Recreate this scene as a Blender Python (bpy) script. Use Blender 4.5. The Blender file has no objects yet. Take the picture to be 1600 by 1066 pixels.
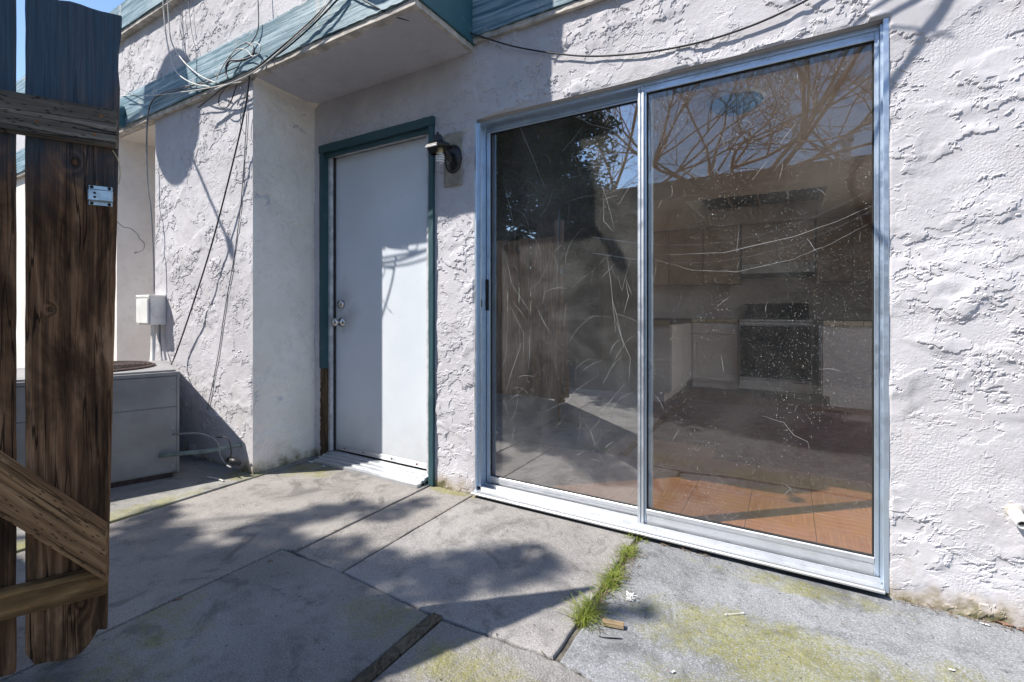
import bpy, bmesh, math, random
import numpy as np
from mathutils import Vector, Matrix
R = math.radians
random.seed(7)
SC = bpy.context.scene
COL = SC.collection
# ---------------------------------------------------------------- camera, sky, sun, exposure
TH = R(30.5); FPX = 737.0; HOR = 484.0; CAM = (0.0, -2.13, 1.02)
cd = bpy.data.cameras.new('camera'); cam = bpy.data.objects.new('camera', cd); COL.objects.link(cam)
cam.location = CAM; cam.rotation_euler = (R(90), 0, TH)
cd.sensor_width = 36; cd.lens = 36*FPX/1600; cd.shift_y = (HOR-533)/1600
cd.clip_start = 0.02; cd.clip_end = 2000
SC.camera = cam
AZ = R(48.5); EL = R(51.4)
LD = Vector((math.sin(AZ)*math.cos(EL), math.cos(AZ)*math.cos(EL), -math.sin(EL)))
w = bpy.data.worlds.new('World'); SC.world = w; w.use_nodes = True
nt = w.node_tree; nt.nodes.clear()
sky = nt.nodes.new('ShaderNodeTexSky'); sky.sky_type = 'NISHITA'; sky.sun_disc = False
sky.sun_elevation = EL; sky.sun_rotation = R(180)+AZ; sky.air_density = 1.0; sky.dust_density = 0.25; sky.ozone_density = 3.4; sky.altitude = 0
bg = nt.nodes.new('ShaderNodeBackground'); bg.inputs[1].default_value = 0.13
wo = nt.nodes.new('ShaderNodeOutputWorld'); nt.links.new(sky.outputs[0], bg.inputs[0]); nt.links.new(bg.outputs[0], wo.inputs[0])
sd = bpy.data.lights.new('sun', 'SUN'); sun = bpy.data.objects.new('sun', sd); COL.objects.link(sun)
sd.energy = 4.6; sd.angle = R(0.53); sd.color = (1.0, 0.945, 0.865)
sun.rotation_euler = LD.to_track_quat('-Z', 'Y').to_euler(); sun.location = (-6, -6, 9)
SC.view_settings.view_transform = 'Standard'; SC.view_settings.look = 'None'
SC.view_settings.exposure = 0.78; SC.view_settings.gamma = 1.0; SC.view_settings.use_curve_mapping = False
SC.render.engine = 'CYCLES'
SC.cycles.use_denoising = True
SC.cycles.caustics_reflective = False; SC.cycles.caustics_refractive = False
SC.cycles.max_bounces = 10; SC.cycles.diffuse_bounces = 6; SC.cycles.transparent_max_bounces = 24
SC.cycles.sample_clamp_indirect = 6.0

cT, sT = math.cos(TH), math.sin(TH)
def ray(px, py):
    X = (px-800)/FPX
    return Vector((X*cT-sT, X*sT+cT, -(py-HOR)/FPX))
def atY(px, py, y):                      # the point of the upright plane y = const that the photo shows there
    d = ray(px, py); return Vector(CAM)+d*((y-CAM[1])/d.y)
def atX(px, py, x):
    d = ray(px, py); return Vector(CAM)+d*((x-CAM[0])/d.x)
def atG(px, py, z=0.0):
    d = ray(px, py); return Vector(CAM)+d*((z-CAM[2])/d.z)

# ---------------------------------------------------------------- node helper
class NT:
    def __init__(s, name):
        s.m = bpy.data.materials.new(name); s.m.use_nodes = True
        s.t = s.m.node_tree; s.t.nodes.clear()
        s.out = s.t.nodes.new('ShaderNodeOutputMaterial')
    def n(s, typ, ins=None, **pr):
        nd = s.t.nodes.new('ShaderNode'+typ)
        for k, v in pr.items(): setattr(nd, k, v)
        for k, v in (ins or {}).items(): s.put(nd.inputs[k], v)
        return nd
    def put(s, sock, v):
        if isinstance(v, bpy.types.NodeSocket): s.t.links.new(v, sock)
        else:
            if sock.type == 'RGBA' and len(v) == 3: v = (*v, 1)
            sock.default_value = v
    def math(s, op, a, b=0.0, c=0.0, clamp=False):
        nd = s.n('Math', operation=op, use_clamp=clamp)
        s.put(nd.inputs[0], a); s.put(nd.inputs[1], b); s.put(nd.inputs[2], c); return nd.outputs[0]
    def sstep(s, v, a, b, lo=0.0, hi=1.0):
        nd = s.n('MapRange', interpolation_type='SMOOTHSTEP')
        s.put(nd.inputs[0], v); nd.inputs[1].default_value = a; nd.inputs[2].default_value = b
        nd.inputs[3].default_value = lo; nd.inputs[4].default_value = hi; return nd.outputs[0]
    def pos(s): return s.n('TexCoord').outputs['Object']
    def xyz(s, v):
        nd = s.n('SeparateXYZ', {0: v}); return nd.outputs[0], nd.outputs[1], nd.outputs[2]
    def map(s, v, sc=(1, 1, 1), loc=(0, 0, 0), rot=(0, 0, 0)):
        return s.n('Mapping', {'Vector': v, 'Scale': sc, 'Location': loc, 'Rotation': rot}).outputs[0]
    def noise(s, v, scale, detail=4.0, rough=0.55, dist=0.0):
        return s.n('TexNoise', {'Vector': v, 'Scale': scale, 'Detail': detail, 'Roughness': rough, 'Distortion': dist}).outputs[0]
    def voro(s, v, scale, out='Distance', feature='F1', rand=1.0):
        return s.n('TexVoronoi', {'Vector': v, 'Scale': scale, 'Randomness': rand}, feature=feature).outputs[out]
    def mix(s, f, a, b, bt='MIX'):
        nd = s.n('Mix', data_type='RGBA', blend_type=bt)
        s.put(nd.inputs[0], f); s.put(nd.inputs[6], a); s.put(nd.inputs[7], b); return nd.outputs[2]
    def ramp(s, f, stops):
        nd = s.n('ValToRGB', {0: f}); e = nd.color_ramp.elements
        while len(e) < len(stops): e.new(0.5)
        for i, (p, c) in enumerate(stops): e[i].position = p; e[i].color = (*c, 1)
        return nd.outputs[0]
    def bump(s, h, strength=1.0, dist=0.002, normal=None):
        ins = {'Height': h, 'Strength': strength, 'Distance': dist}
        if normal is not None: ins['Normal'] = normal
        return s.n('Bump', ins).outputs[0]
    def pbsdf(s, **ins):
        nd = s.n('BsdfPrincipled', {k.replace('_', ' '): v for k, v in ins.items()})
        return nd.outputs[0]
    def done(s, sh):
        s.t.links.new(sh, s.out.inputs[0]); return s.m

def simple(name, col, rough=0.5, metal=0.0, var=0.15, vs=9.0, bmp=0.0, bs=120.0, spec=0.5):
    t = NT(name); p = t.pos(); n = t.noise(p, vs, 5)
    c = t.mix(t.sstep(n, 0.3, 0.7), tuple(x*(1-var) for x in col), tuple(min(1, x*(1+var)) for x in col))
    r = t.sstep(t.noise(p, vs*2.3, 4), 0.3, 0.7, max(0.02, rough-0.08), min(1, rough+0.1))
    kw = dict(Base_Color=c, Roughness=r, Metallic=metal, Specular_IOR_Level=spec)
    if bmp: kw['Normal'] = t.bump(t.noise(p, bs, 4), bmp, 0.002)
    return t.done(t.pbsdf(**kw))

def stucco(name, a, b, grain=0.6, dirt=1.0):
    t = NT(name); p = t.pos(); x, y, z = t.xyz(p)
    n1 = t.noise(p, 2.2, 6, 0.6); n2 = t.noise(p, 17, 5, 0.6)
    c = t.mix(t.sstep(n1, 0.35, 0.68), a, b)
    c = t.mix(t.sstep(t.noise(p, 4.5, 7, 0.7, 0.8), 0.52, 0.72, 0, 0.30*dirt), c, (0.42, 0.39, 0.36))
    c = t.mix(t.sstep(n2, 0.52, 0.75, 0, 0.28), c, tuple(v*0.72 for v in a))
    st = t.noise(t.map(p, (9, 9, 0.9)), 1.0, 5, 0.6)                       # run-off streaks
    c = t.mix(t.sstep(st, 0.58, 0.78, 0, 0.22*dirt), c, (0.40, 0.34, 0.27))
    zz = t.math('ADD', z, t.math('MULTIPLY', t.math('SUBTRACT', t.noise(p, 9, 5, 0.65), 0.5), 0.30))
    c = t.mix(t.sstep(zz, 0.10, -0.02, 0, 0.75*dirt), c, (0.33, 0.25, 0.14))  # splash line at the foot
    c = t.mix(t.sstep(zz, 0.035, -0.03, 0, 0.9*dirt), c, (0.10, 0.105, 0.04))
    g = t.noise(p, 260, 3, 0.6); g2 = t.noise(p, 75, 4, 0.6)
    h = t.math('ADD', g, t.math('MULTIPLY', g2, 1.6))
    h = t.math('MULTIPLY', h, t.sstep(t.noise(p, 6.5, 4, 0.6), 0.38, 0.6, 0.18, 1.0))
    return t.done(t.pbsdf(Base_Color=c, Roughness=0.9, Specular_IOR_Level=0.2, Normal=t.bump(h, grain, 0.0022)))

def concrete(name, a, b, moss=(), aggregate=0.5, mossamt=0.0, rough=1.0):
    t = NT(name); p = t.pos(); x, y, z = t.xyz(p)
    n1 = t.noise(p, 1.7, 6, 0.62); n2 = t.noise(p, 8, 6, 0.65); n3 = t.noise(p, 190, 3, 0.7); n4 = t.noise(p, 45, 4, 0.7)
    c = t.mix(t.sstep(n1, 0.32, 0.68), a, b)
    c = t.mix(t.sstep(n2, 0.48, 0.70, 0, 0.6), c, tuple(v*0.60 for v in a))
    c = t.mix(t.sstep(n3, 0.52, 0.68, 0, aggregate), c, tuple(min(1, v*1.75) for v in b))
    c = t.mix(t.sstep(n3, 0.46, 0.33, 0, aggregate), c, tuple(v*0.42 for v in a))
    v = t.voro(p, 34); vc = t.n('TexVoronoi', {'Vector': p, 'Scale': 34.0}).outputs['Color']
    sp = t.math('MULTIPLY', t.sstep(v, 0.16, 0.08), t.math('GREATER_THAN', t.xyz(vc)[0], 0.86))
    c = t.mix(t.math('MULTIPLY', sp, 0.6), c, (0.07, 0.06, 0.05))           # pits and chewing-gum spots
    st = t.noise(t.map(p, (1, 1, 1), (3.1, 7.7, 0)), 3.6, 7, 0.7, 1.1)
    c = t.mix(t.sstep(st, 0.53, 0.66, 0, 0.65), c, tuple(v2*0.48 for v2 in a))
    c = t.mix(t.sstep(st, 0.42, 0.30, 0, 0.45), c, tuple(min(1, v2*1.25) for v2 in b))
    tot = None
    for (cx, cy, rx, ry, amt) in moss:
        dx = t.math('DIVIDE', t.math('SUBTRACT', x, cx), rx); dy = t.math('DIVIDE', t.math('SUBTRACT', y, cy), ry)
        d = t.math('ADD', t.math('MULTIPLY', dx, dx), t.math('MULTIPLY', dy, dy))
        e = t.math('MULTIPLY', t.sstep(d, 1.0, 0.0), amt)
        tot = e if tot is None else t.math('MAXIMUM', tot, e)
    mn = t.noise(p, 6.5, 9, 0.78, 0.9)
    if tot is not None:
        mk = t.sstep(t.math('ADD', t.math('MULTIPLY', tot, 0.42), t.math('MULTIPLY', t.math('SUBTRACT', mn, 0.5), 1.5)), 0.20, 0.62)
        mc = t.ramp(t.noise(p, 60, 4, 0.7), [(0.3, (0.13, 0.13, 0.022)), (0.7, (0.31, 0.295, 0.07))])
        mf = t.math('MULTIPLY', mk, t.sstep(n3, 0.34, 0.62, 0.95, 0.28))
        c = t.mix(mf, c, mc)
    h = t.math('ADD', t.math('MULTIPLY', n3, 0.7), t.math('ADD', n4, t.math('MULTIPLY', n2, 3.0)))
    h = t.math('SUBTRACT', h, t.math('MULTIPLY', sp, 0.8))
    return t.done(t.pbsdf(Base_Color=c, Roughness=0.88, Specular_IOR_Level=0.25, Normal=t.bump(h, 0.75*rough, 0.005)))

def teal(name, chip=0.35, base=(0.045, 0.13, 0.175), pale=(0.36, 0.48, 0.54), axis='x'):
    t = NT(name); p = t.pos()
    sc = {'x': (1.6, 30, 55), 'z': (40, 40, 2.2), 'y': (30, 1.6, 55)}[axis]
    g = t.noise(t.map(p, sc), 1.0, 6, 0.7, 0.5)
    c = t.mix(t.sstep(g, 0.38, 0.66, 0, min(1, chip*2.2)), base, pale)
    ck = t.noise(t.map(p, tuple(v*2.0 for v in sc)), 1.0, 5, 0.75, 1.2)
    k = t.sstep(ck, 0.62, 0.70, 0, chip*1.6)
    c = t.mix(k, c, (0.07, 0.055, 0.045))
    big = t.noise(p, 7, 5, 0.7)
    c = t.mix(t.sstep(big, 0.60, 0.66, 0, chip), c, (0.42, 0.44, 0.44))
    h = t.math('SUBTRACT', t.math('MULTIPLY', g, 0.8), t.math('MULTIPLY', k, 0.6))
    return t.done(t.pbsdf(Base_Color=c, Roughness=0.6, Normal=t.bump(h, 0.7*min(1, chip*2.5), 0.004)))

def wood(name, dark, mid, light, axis='z', knots=(), incised=False, sky_sheen_top=False, scale=1.0, rough=0.92, moldy=0.5):
    t = NT(name); p = t.pos(); x, y, z = t.xyz(p)
    warp = t.noise(t.map(p, (6, 6, 1.3) if axis == 'z' else (1.3, 6, 6)), 1.0, 4, 0.6)
    kw = None
    u = x if axis == 'z' else z
    v = z if axis == 'z' else x
    for (ku, kv, kr) in knots:
        du = t.math('DIVIDE', t.math('SUBTRACT', u, ku), kr); dv = t.math('DIVIDE', t.math('SUBTRACT', v, kv), kr*1.5)
        d = t.math('SQRT', t.math('ADD', t.math('MULTIPLY', du, du), t.math('MULTIPLY', dv, dv)))
        e = t.sstep(d, 3.2, 0.0); kw = (e, d) if kw is None else (t.math('ADD', kw[0], e), t.math('MINIMUM', kw[1], d))
    big = t.noise(t.map(p, (11, 11, 0.8) if axis == 'z' else (0.8, 11, 11)), 1.0, 3, 0.5)
    ph = t.math('ADD', t.math('MULTIPLY', u, 150*scale), t.math('ADD', t.math('MULTIPLY', warp, 16.0), t.math('MULTIPLY', big, 30.0)))
    if kw: ph = t.math('ADD', ph, t.math('MULTIPLY', kw[0], 9.0))
    ring = t.math('POWER', t.math('MULTIPLY', t.math('ADD', t.math('SINE', ph), 1.0), 0.5), 1.6)
    fib = t.noise(t.map(p, (150*scale, 150*scale, 3.5) if axis == 'z' else (3.5, 150*scale, 150*scale)), 1.0, 5, 0.65)
    fine = t.noise(t.map(p, (520*scale, 520*scale, 9) if axis == 'z' else (9, 520*scale, 520*scale)), 1.0, 3, 0.7)
    mold = t.noise(t.map(p, (5, 5, 1.6) if axis == 'z' else (1.6, 5, 5)), 1.0, 6, 0.65, 0.8)
    f = t.math('ADD', t.math('MULTIPLY', ring, 0.15), t.math('ADD', t.math('MULTIPLY', fib, 0.45), t.math('ADD', t.math('MULTIPLY', fine, 0.32), t.math('MULTIPLY', t.math('SUBTRACT', big, 0.5), 0.35))))
    c = t.ramp(f, [(0.27, dark), (0.50, mid), (0.74, light)])
    c = t.mix(t.sstep(t.math('ADD', mold, t.math('MULTIPLY', t.math('SUBTRACT', fib, 0.5), 0.45)), 0.43, 0.57, 0, moldy), c, tuple(q*0.28 for q in dark))
    c = t.mix(t.sstep(mold, 0.42, 0.30, 0, 0.45), c, tuple(min(1, q*1.15) for q in light))
    cn = t.noise(t.map(p, (46*scale, 46*scale, 1.5) if axis == 'z' else (1.5, 46*scale, 46*scale)), 1.0, 2, 0.5)
    crack = t.math('MULTIPLY', t.sstep(t.math('ABSOLUTE', t.math('SUBTRACT', cn, 0.5)), 0.020, 0.006), t.sstep(big, 0.42, 0.56))
    c = t.mix(t.math('MULTIPLY', crack, 0.85), c, tuple(q*0.18 for q in dark))
    h = t.math('ADD', t.math('MULTIPLY', ring, 0.5), t.math('SUBTRACT', t.math('ADD', fib, t.math('MULTIPLY', fine, 0.6)), crack))
    if sky_sheen_top:  # blue sky sheen on the upper boards, painted into the wood colour
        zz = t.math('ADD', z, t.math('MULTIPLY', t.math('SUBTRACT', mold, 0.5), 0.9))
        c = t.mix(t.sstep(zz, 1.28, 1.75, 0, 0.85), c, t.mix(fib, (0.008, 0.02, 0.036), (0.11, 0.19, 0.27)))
    if kw:
        c = t.mix(t.sstep(kw[1], 1.10, 0.55, 0, 0.8), c, tuple(q*0.35 for q in dark))
        c = t.mix(t.sstep(kw[1], 0.7, 0.3, 0, 0.5), c, mid)
        h = t.math('SUBTRACT', h, t.math('MULTIPLY', t.sstep(kw[1], 1.2, 0.9), 0.9))
    if incised:
        q = t.map(p, (38, 1, 150)); d = t.voro(q, 1.0)
        k = t.sstep(d, 0.24, 0.14)
        c = t.mix(t.math('MULTIPLY', k, 0.8), c, tuple(q2*0.25 for q2 in dark)); h = t.math('SUBTRACT', h, t.math('MULTIPLY', k, 1.6))
    return t.done(t.pbsdf(Base_Color=c, Roughness=rough, Specular_IOR_Level=0.25, Normal=t.bump(h, 1.0, 0.0035)))

def glass(name, seed, scratch, speck, haze, refl):
    t = NT(name); p0 = t.pos(); p = t.map(p0, (1, 0, 1), (seed, 0, seed*1.7))
    x, y, z = t.xyz(p0)
    lw = t.n('LayerWeight', {'Blend': 0.5}).outputs['Facing']
    fr = t.math('ADD', refl, t.math('MULTIPLY', t.math('POWER', lw, 4.0), 0.55), clamp=True)
    body = t.n('MixShader', {0: fr, 1: t.n('BsdfTransparent', {'Color': (0.965, 0.975, 0.97)}).outputs[0],
                             2: t.n('BsdfGlossy', {'Color': (0.95, 0.97, 1.0), 'Roughness': 0.0}).outputs[0]}).outputs[0]
    sm = t.noise(p, 2.3, 6, 0.65, 0.7)
    hz = t.math('MULTIPLY', t.sstep(sm, 0.34, 0.72, 0.35, 1.5), haze)
    smear = t.noise(t.map(p, (14, 1, 1.8)), 1.0, 5, 0.7)
    hz = t.math('ADD', hz, t.sstep(smear, 0.60, 0.78, 0, haze*0.9))
    hz = t.math('ADD', hz, t.math('MULTIPLY', t.sstep(t.math('ADD', z, t.math('MULTIPLY', smear, 0.5)), 0.75, 0.25), haze*0.25))
    d = hz
    for sc, th, rr, amt in ((190, 0.30, 0.80, 0.42), (110, 0.20, 0.84, 0.6), (55, 0.12, 0.85, 0.8), (21, 0.065, 0.86, 0.8)):
        vn = t.n('TexVoronoi', {'Vector': p, 'Scale': float(sc)})
        k = t.math('MULTIPLY', t.sstep(vn.outputs['Distance'], th, th*0.55), t.math('GREATER_THAN', t.xyz(vn.outputs['Color'])[0], rr))
        k = t.math('MULTIPLY', k, t.sstep(t.noise(p, 3.1, 3), 0.38, 0.62, 0.25, 1.0))
        d = t.math('MAXIMUM', d, t.math('MULTIPLY', k, amt*speck))
    dirt = t.n('BsdfDiffuse', {'Color': (0.80, 0.80, 0.78)}).outputs[0]
    tl = t.n('BsdfTranslucent', {'Color': (0.7, 0.7, 0.68)}).outputs[0]
    ds = t.n('MixShader', {0: 0.25, 1: dirt, 2: tl}).outputs[0]
    return t.done(t.n('MixShader', {0: d, 1: body, 2: ds}).outputs[0])

def aluminium(name, col=(0.60, 0.70, 0.82), rough=0.32):
    t = NT(name); p = t.pos()
    n = t.noise(p, 14, 6, 0.7); n2 = t.noise(t.map(p, (60, 60, 4)), 1.0, 4, 0.6)
    c = t.mix(t.sstep(n, 0.5, 0.72, 0, 0.5), col, tuple(v*0.72 for v in col))
    v = t.voro(p, 42); c = t.mix(t.sstep(v, 0.13, 0.06, 0, 0.5), c, (0.75, 0.75, 0.73))
    r = t.math('ADD', t.sstep(n, 0.35, 0.7, rough-0.06, rough+0.2), t.math('MULTIPLY', n2, 0.08))
    return t.done(t.pbsdf(Base_Color=c, Roughness=r, Metallic=0.85, Normal=t.bump(n2, 0.08, 0.001)))

def parquet(name):
    t = NT(name); p = t.pos()
    ri = t.n('ObjectInfo').outputs['Random']
    g = t.noise(t.map(p, (6, 70, 70)), 1.0, 5, 0.6, 0.6)
    c = t.ramp(g, [(0.3, (0.26, 0.105, 0.045)), (0.7, (0.42, 0.185, 0.08))])
    c = t.mix(t.math('MULTIPLY', ri, 0.4), c, (0.30, 0.12, 0.05))
    return t.done(t.pbsdf(Base_Color=c, Roughness=0.45, Normal=t.bump(g, 0.15, 0.001)))

def leafmat(name, a, b, trans=0.25):
    t = NT(name); p = t.pos(); n = t.noise(p, 2.0, 4, 0.7); n2 = t.noise(p, 30, 2)
    c = t.mix(t.sstep(t.math('ADD', t.math('MULTIPLY', n, 0.6), t.math('MULTIPLY', n2, 0.4)), 0.35, 0.65), a, b)
    s1 = t.pbsdf(Base_Color=c, Roughness=0.6); s2 = t.n('BsdfTranslucent', {'Color': c}).outputs[0]
    return t.done(t.n('MixShader', {0: trans, 1: s1, 2: s2}).outputs[0])

MT = {}
MT['stucco'] = stucco('stucco', (0.52, 0.507, 0.532), (0.63, 0.615, 0.645), 0.6)
MT['stucco2'] = stucco('stucco_smooth', (0.76, 0.71, 0.66), (0.86, 0.82, 0.775), 0.3, 0.9)
MT['soffit'] = stucco('soffit_plaster', (0.84, 0.76, 0.66), (0.90, 0.84, 0.75), 0.3, 0.25)
MT['lip'] = simple('soffit_lip', (0.52, 0.48, 0.43), 0.85, var=0.3, vs=14, bmp=0.6, bs=60)
MT['teal'] = teal('weathered_teal_paint', 0.78)
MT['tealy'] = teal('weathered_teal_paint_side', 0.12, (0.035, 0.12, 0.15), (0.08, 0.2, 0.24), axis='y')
MT['trim'] = teal('teal_trim_paint', 0.06, (0.025, 0.075, 0.090), (0.045, 0.11, 0.125), axis='z')
MT['rot'] = wood('rotten_trim_wood', (0.04, 0.025, 0.015), (0.13, 0.085, 0.05), (0.25, 0.18, 0.12), 'z')
MT['slabA'] = concrete('concrete_warm', (0.225, 0.21, 0.20), (0.315, 0.297, 0.28), [(-2.62, -0.20, 0.30, 0.22, 1.0), (-1.66, -0.02, 0.2, 0.06, 1.6)], 0.5)
MT['slabB'] = concrete('concrete_smooth', (0.265, 0.252, 0.245), (0.335, 0.32, 0.31), [(-1.6, -0.03, 0.2, 0.05, 1.6)], 0.5)
MT['slabC'] = concrete('concrete_mossy', (0.20, 0.205, 0.215), (0.30, 0.31, 0.33), [(-0.02, -0.52, 0.62, 0.26, 1.35), (0.55, -0.45, 0.5, 0.25, 1.0), (0.0, -0.1, 0.5, 0.09, 1.1), (0.1, -0.8, 0.7, 0.2, 1.2)], 0.62, rough=1.2)
MT['slabD'] = concrete('concrete_rough', (0.205, 0.197, 0.19), (0.295, 0.283, 0.273), [(-0.75, -1.08, 0.4, 0.2, 1.0), (-1.15, -1.0, 0.3, 0.2, 0.9), (-1.8, -1.5, 0.5, 0.4, 0.9), (0.1, -1.0, 0.8, 0.3, 1.2)], 0.5, rough=1.7)
MT['slabE'] = concrete('concrete_damp', (0.215, 0.21, 0.20), (0.31, 0.305, 0.29), [(-2.85, -1.2, 0.12, 0.8, 1.2), (-2.9, -0.45, 0.2, 0.2, 1.2)], 0.35)
MT['ground'] = simple('bare_soil', (0.10, 0.085, 0.065), 0.95, var=0.35, vs=3, bmp=0.8, bs=40)
MT['joint'] = simple('joint_dirt', (0.10, 0.09, 0.075), 0.95, var=0.45, vs=25, bmp=0.8, bs=150)
MT['alum'] = aluminium('brushed_aluminium')
MT['alum2'] = aluminium('worn_sill_aluminium', (0.66, 0.68, 0.71), 0.45)
MT['gasket'] = simple('black_gasket', (0.015, 0.015, 0.016), 0.7)
MT['glassL'] = glass('scratched_glass', 1.3, 0.55, 0.55, 0.060, 0.27)
MT['glassR'] = glass('dusty_glass', 4.9, 0.30, 0.8, 0.024, 0.07)
MT['scratch'] = simple('glass_scratch_and_reflection', (0.55, 0.56, 0.56), 0.8, var=0.1)
def doorpaint():
    t = NT('white_door_paint'); p = t.pos(); x, y, z = t.xyz(p)
    c = t.mix(t.sstep(t.noise(p, 2.2, 5, 0.6), 0.35, 0.65), (0.66, 0.71, 0.77), (0.71, 0.755, 0.81))
    sc = t.noise(t.map(p, (26, 1, 7), (0, 0, 0), (0, R(14), 0)), 1.0, 4, 0.75, 1.5)
    c = t.mix(t.sstep(sc, 0.66, 0.72, 0, 0.45), c, (0.36, 0.36, 0.36))
    sm = t.noise(p, 5, 6, 0.7)
    low = t.sstep(t.math('ADD', z, t.math('MULTIPLY', sm, 0.5)), 0.62, 0.22, 0, 0.45)
    c = t.mix(low, c, (0.42, 0.40, 0.37))
    dx = t.math('ABSOLUTE', t.math('SUBTRACT', x, -2.63)); dz = t.math('ABSOLUTE', t.math('SUBTRACT', z, 1.0))
    hand = t.math('MULTIPLY', t.sstep(t.math('ADD', t.math('MULTIPLY', dx, 1.6), dz), 0.34, 0.05), t.sstep(sm, 0.4, 0.65, 0.1, 0.6))
    c = t.mix(hand, c, (0.40, 0.38, 0.36))
    return t.done(t.pbsdf(Base_Color=c, Roughness=t.sstep(sm, 0.3, 0.7, 0.34, 0.55), Normal=t.bump(t.noise(t.map(p, (3, 1, 60)), 1.0, 3), 0.06, 0.002)))
MT['door'] = doorpaint()
MT['jamb'] = simple('dirty_white_jamb', (0.55, 0.56, 0.58), 0.5, var=0.25, vs=18)
MT['nickel'] = simple('satin_nickel', (0.62, 0.60, 0.57), 0.22, 1.0, 0.1)
MT['rust'] = simple('rust', (0.28, 0.11, 0.04), 0.85, var=0.4, vs=60)
MT['black'] = simple('black_lamp_paint', (0.012, 0.013, 0.015), 0.35, var=0.4, vs=30, bmp=0.2)
MT['white'] = simple('white_plastic', (0.78, 0.78, 0.76), 0.4, var=0.08)
MT['bulb'] = simple('bulb_glass', (0.82, 0.83, 0.84), 0.2, var=0.03)
MT['beige'] = simple('beige_plastic', (0.50, 0.42, 0.26), 0.5)
MT['board'] = simple('bare_patch_board', (0.30, 0.275, 0.235), 0.85, var=0.2, vs=20, bmp=0.4, bs=60)
MT['acm'] = simple('grey_ac_enamel', (0.27, 0.265, 0.265), 0.5, 0.0, 0.16, 5, bmp=0.05)
MT['acd'] = simple('dark_grille', (0.05, 0.03, 0.025), 0.7, var=0.4, vs=30)
MT['ebox'] = simple('white_electrical_enamel', (0.74, 0.73, 0.70), 0.45, var=0.1, vs=12)
MT['cblk'] = simple('black_cable', (0.018, 0.018, 0.02), 0.5)
MT['cwht'] = simple('dirty_white_cable', (0.52, 0.51, 0.48), 0.55, var=0.2, vs=20)
MT['cgry'] = simple('grey_cable', (0.20, 0.20, 0.21), 0.55, var=0.2, vs=20)
MT['wire'] = simple('bare_wire', (0.35, 0.34, 0.32), 0.4, 0.7, 0.3, 30)
MT['pvc'] = simple('pvc_pipe', (0.80, 0.79, 0.75), 0.35, var=0.06)
MT['insul'] = simple('pipe_insulation', (0.16, 0.20, 0.19), 0.7, var=0.25, vs=20, bmp=0.3)
MT['zinc'] = simple('galvanised_steel', (0.42, 0.50, 0.58), 0.35, 0.7, 0.15, 30)
MT['grass'] = leafmat('grass_blade', (0.17, 0.24, 0.03), (0.33, 0.38, 0.07), 0.4)
MT['straw'] = simple('dry_litter', (0.20, 0.145, 0.10), 0.85, var=0.4, vs=40)
MT['leaf'] = simple('dead_leaf', (0.17, 0.095, 0.065), 0.7, var=0.4, vs=40)
MT['paper'] = simple('white_paper', (0.72, 0.71, 0.69), 0.8, var=0.1, vs=30)
MT['block'] = wood('pale_offcut', (0.28, 0.20, 0.12), (0.42, 0.31, 0.19), (0.52, 0.41, 0.27), 'x', moldy=0.1)
MT['dish'] = simple('grey_dish_enamel', (0.30, 0.31, 0.33), 0.45, var=0.1)
MT['gateboard'] = wood('weathered_gate_board', (0.045, 0.023, 0.012), (0.225, 0.118, 0.062), (0.52, 0.32, 0.185), 'z', [(0.068, 1.45, 0.012), (0.055, 0.16, 0.017), (0.12, 1.02, 0.006)], sky_sheen_top=True, moldy=0.72)
MT['gaterail'] = wood('grey_gate_rail', (0.06, 0.052, 0.042), (0.19, 0.165, 0.135), (0.35, 0.31, 0.25), 'x', [(0.02, 0.02, 0.006)], incised=True, moldy=0.35)
MT['gatebrace'] = wood('brown_gate_brace', (0.12, 0.06, 0.028), (0.36, 0.205, 0.10), (0.56, 0.36, 0.20), 'x', incised=True, moldy=0.25)
MT['gatelow'] = wood('mossy_gate_rail', (0.10, 0.055, 0.025), (0.36, 0.205, 0.085), (0.58, 0.40, 0.21), 'x', moldy=0.4)
MT['fence'] = wood('fence_board', (0.14, 0.09, 0.06), (0.34, 0.23, 0.15), (0.52, 0.39, 0.28), 'z', moldy=0.3)
MT['timber'] = wood('ground_timber', (0.06, 0.05, 0.035), (0.15, 0.125, 0.09), (0.24, 0.21, 0.16), 'z', moldy=0.3)
MT['floorbase'] = simple('floor_underlay', (0.16, 0.06, 0.025), 0.6, var=0.25, vs=8)
MT['parquet'] = parquet('parquet_oak')
MT['iwall'] = simple('interior_wall_paint', (0.70, 0.60, 0.50), 0.8, var=0.04)
MT['ceil'] = simple('interior_ceiling_paint', (0.70, 0.58, 0.47), 0.9, var=0.04)
MT['cab'] = simple('cabinet_paint', (0.82, 0.76, 0.72), 0.5, var=0.05)
MT['cabup'] = simple('cabinet_wood', (0.46, 0.31, 0.19), 0.5, var=0.12, vs=7)
MT['backdrop'] = simple('backdrop_dark', (0.035, 0.026, 0.02), 0.6, var=0.3, vs=4)  # near black, stands in for the unlit room behind the scratched pane
MT['tile'] = simple('counter_tile', (0.55, 0.44, 0.27), 0.3, var=0.12, vs=11)
MT['grout'] = simple('dark_grout', (0.10, 0.08, 0.06), 0.9)
MT['ovenglass'] = simple('oven_glass', (0.008, 0.011, 0.012), 0.12, var=0.2)
MT['enamel'] = simple('stove_enamel', (0.66, 0.65, 0.63), 0.3, var=0.05)
MT['domel'] = simple('sky_tinted_lamp_glass', (0.03, 0.22, 0.42), 0.25, var=0.1)  # blue of the reflected sky, painted on as the dome colour
MT['well'] = simple('light_well_panel', (0.10, 0.085, 0.07), 0.7, var=0.2)
MT['bark'] = simple('bark', (0.10, 0.075, 0.055), 0.9, var=0.35, vs=10, bmp=0.6, bs=30)
MT['twig'] = simple('pale_bark', (0.42, 0.28, 0.17), 0.85, var=0.25, vs=6)
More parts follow.
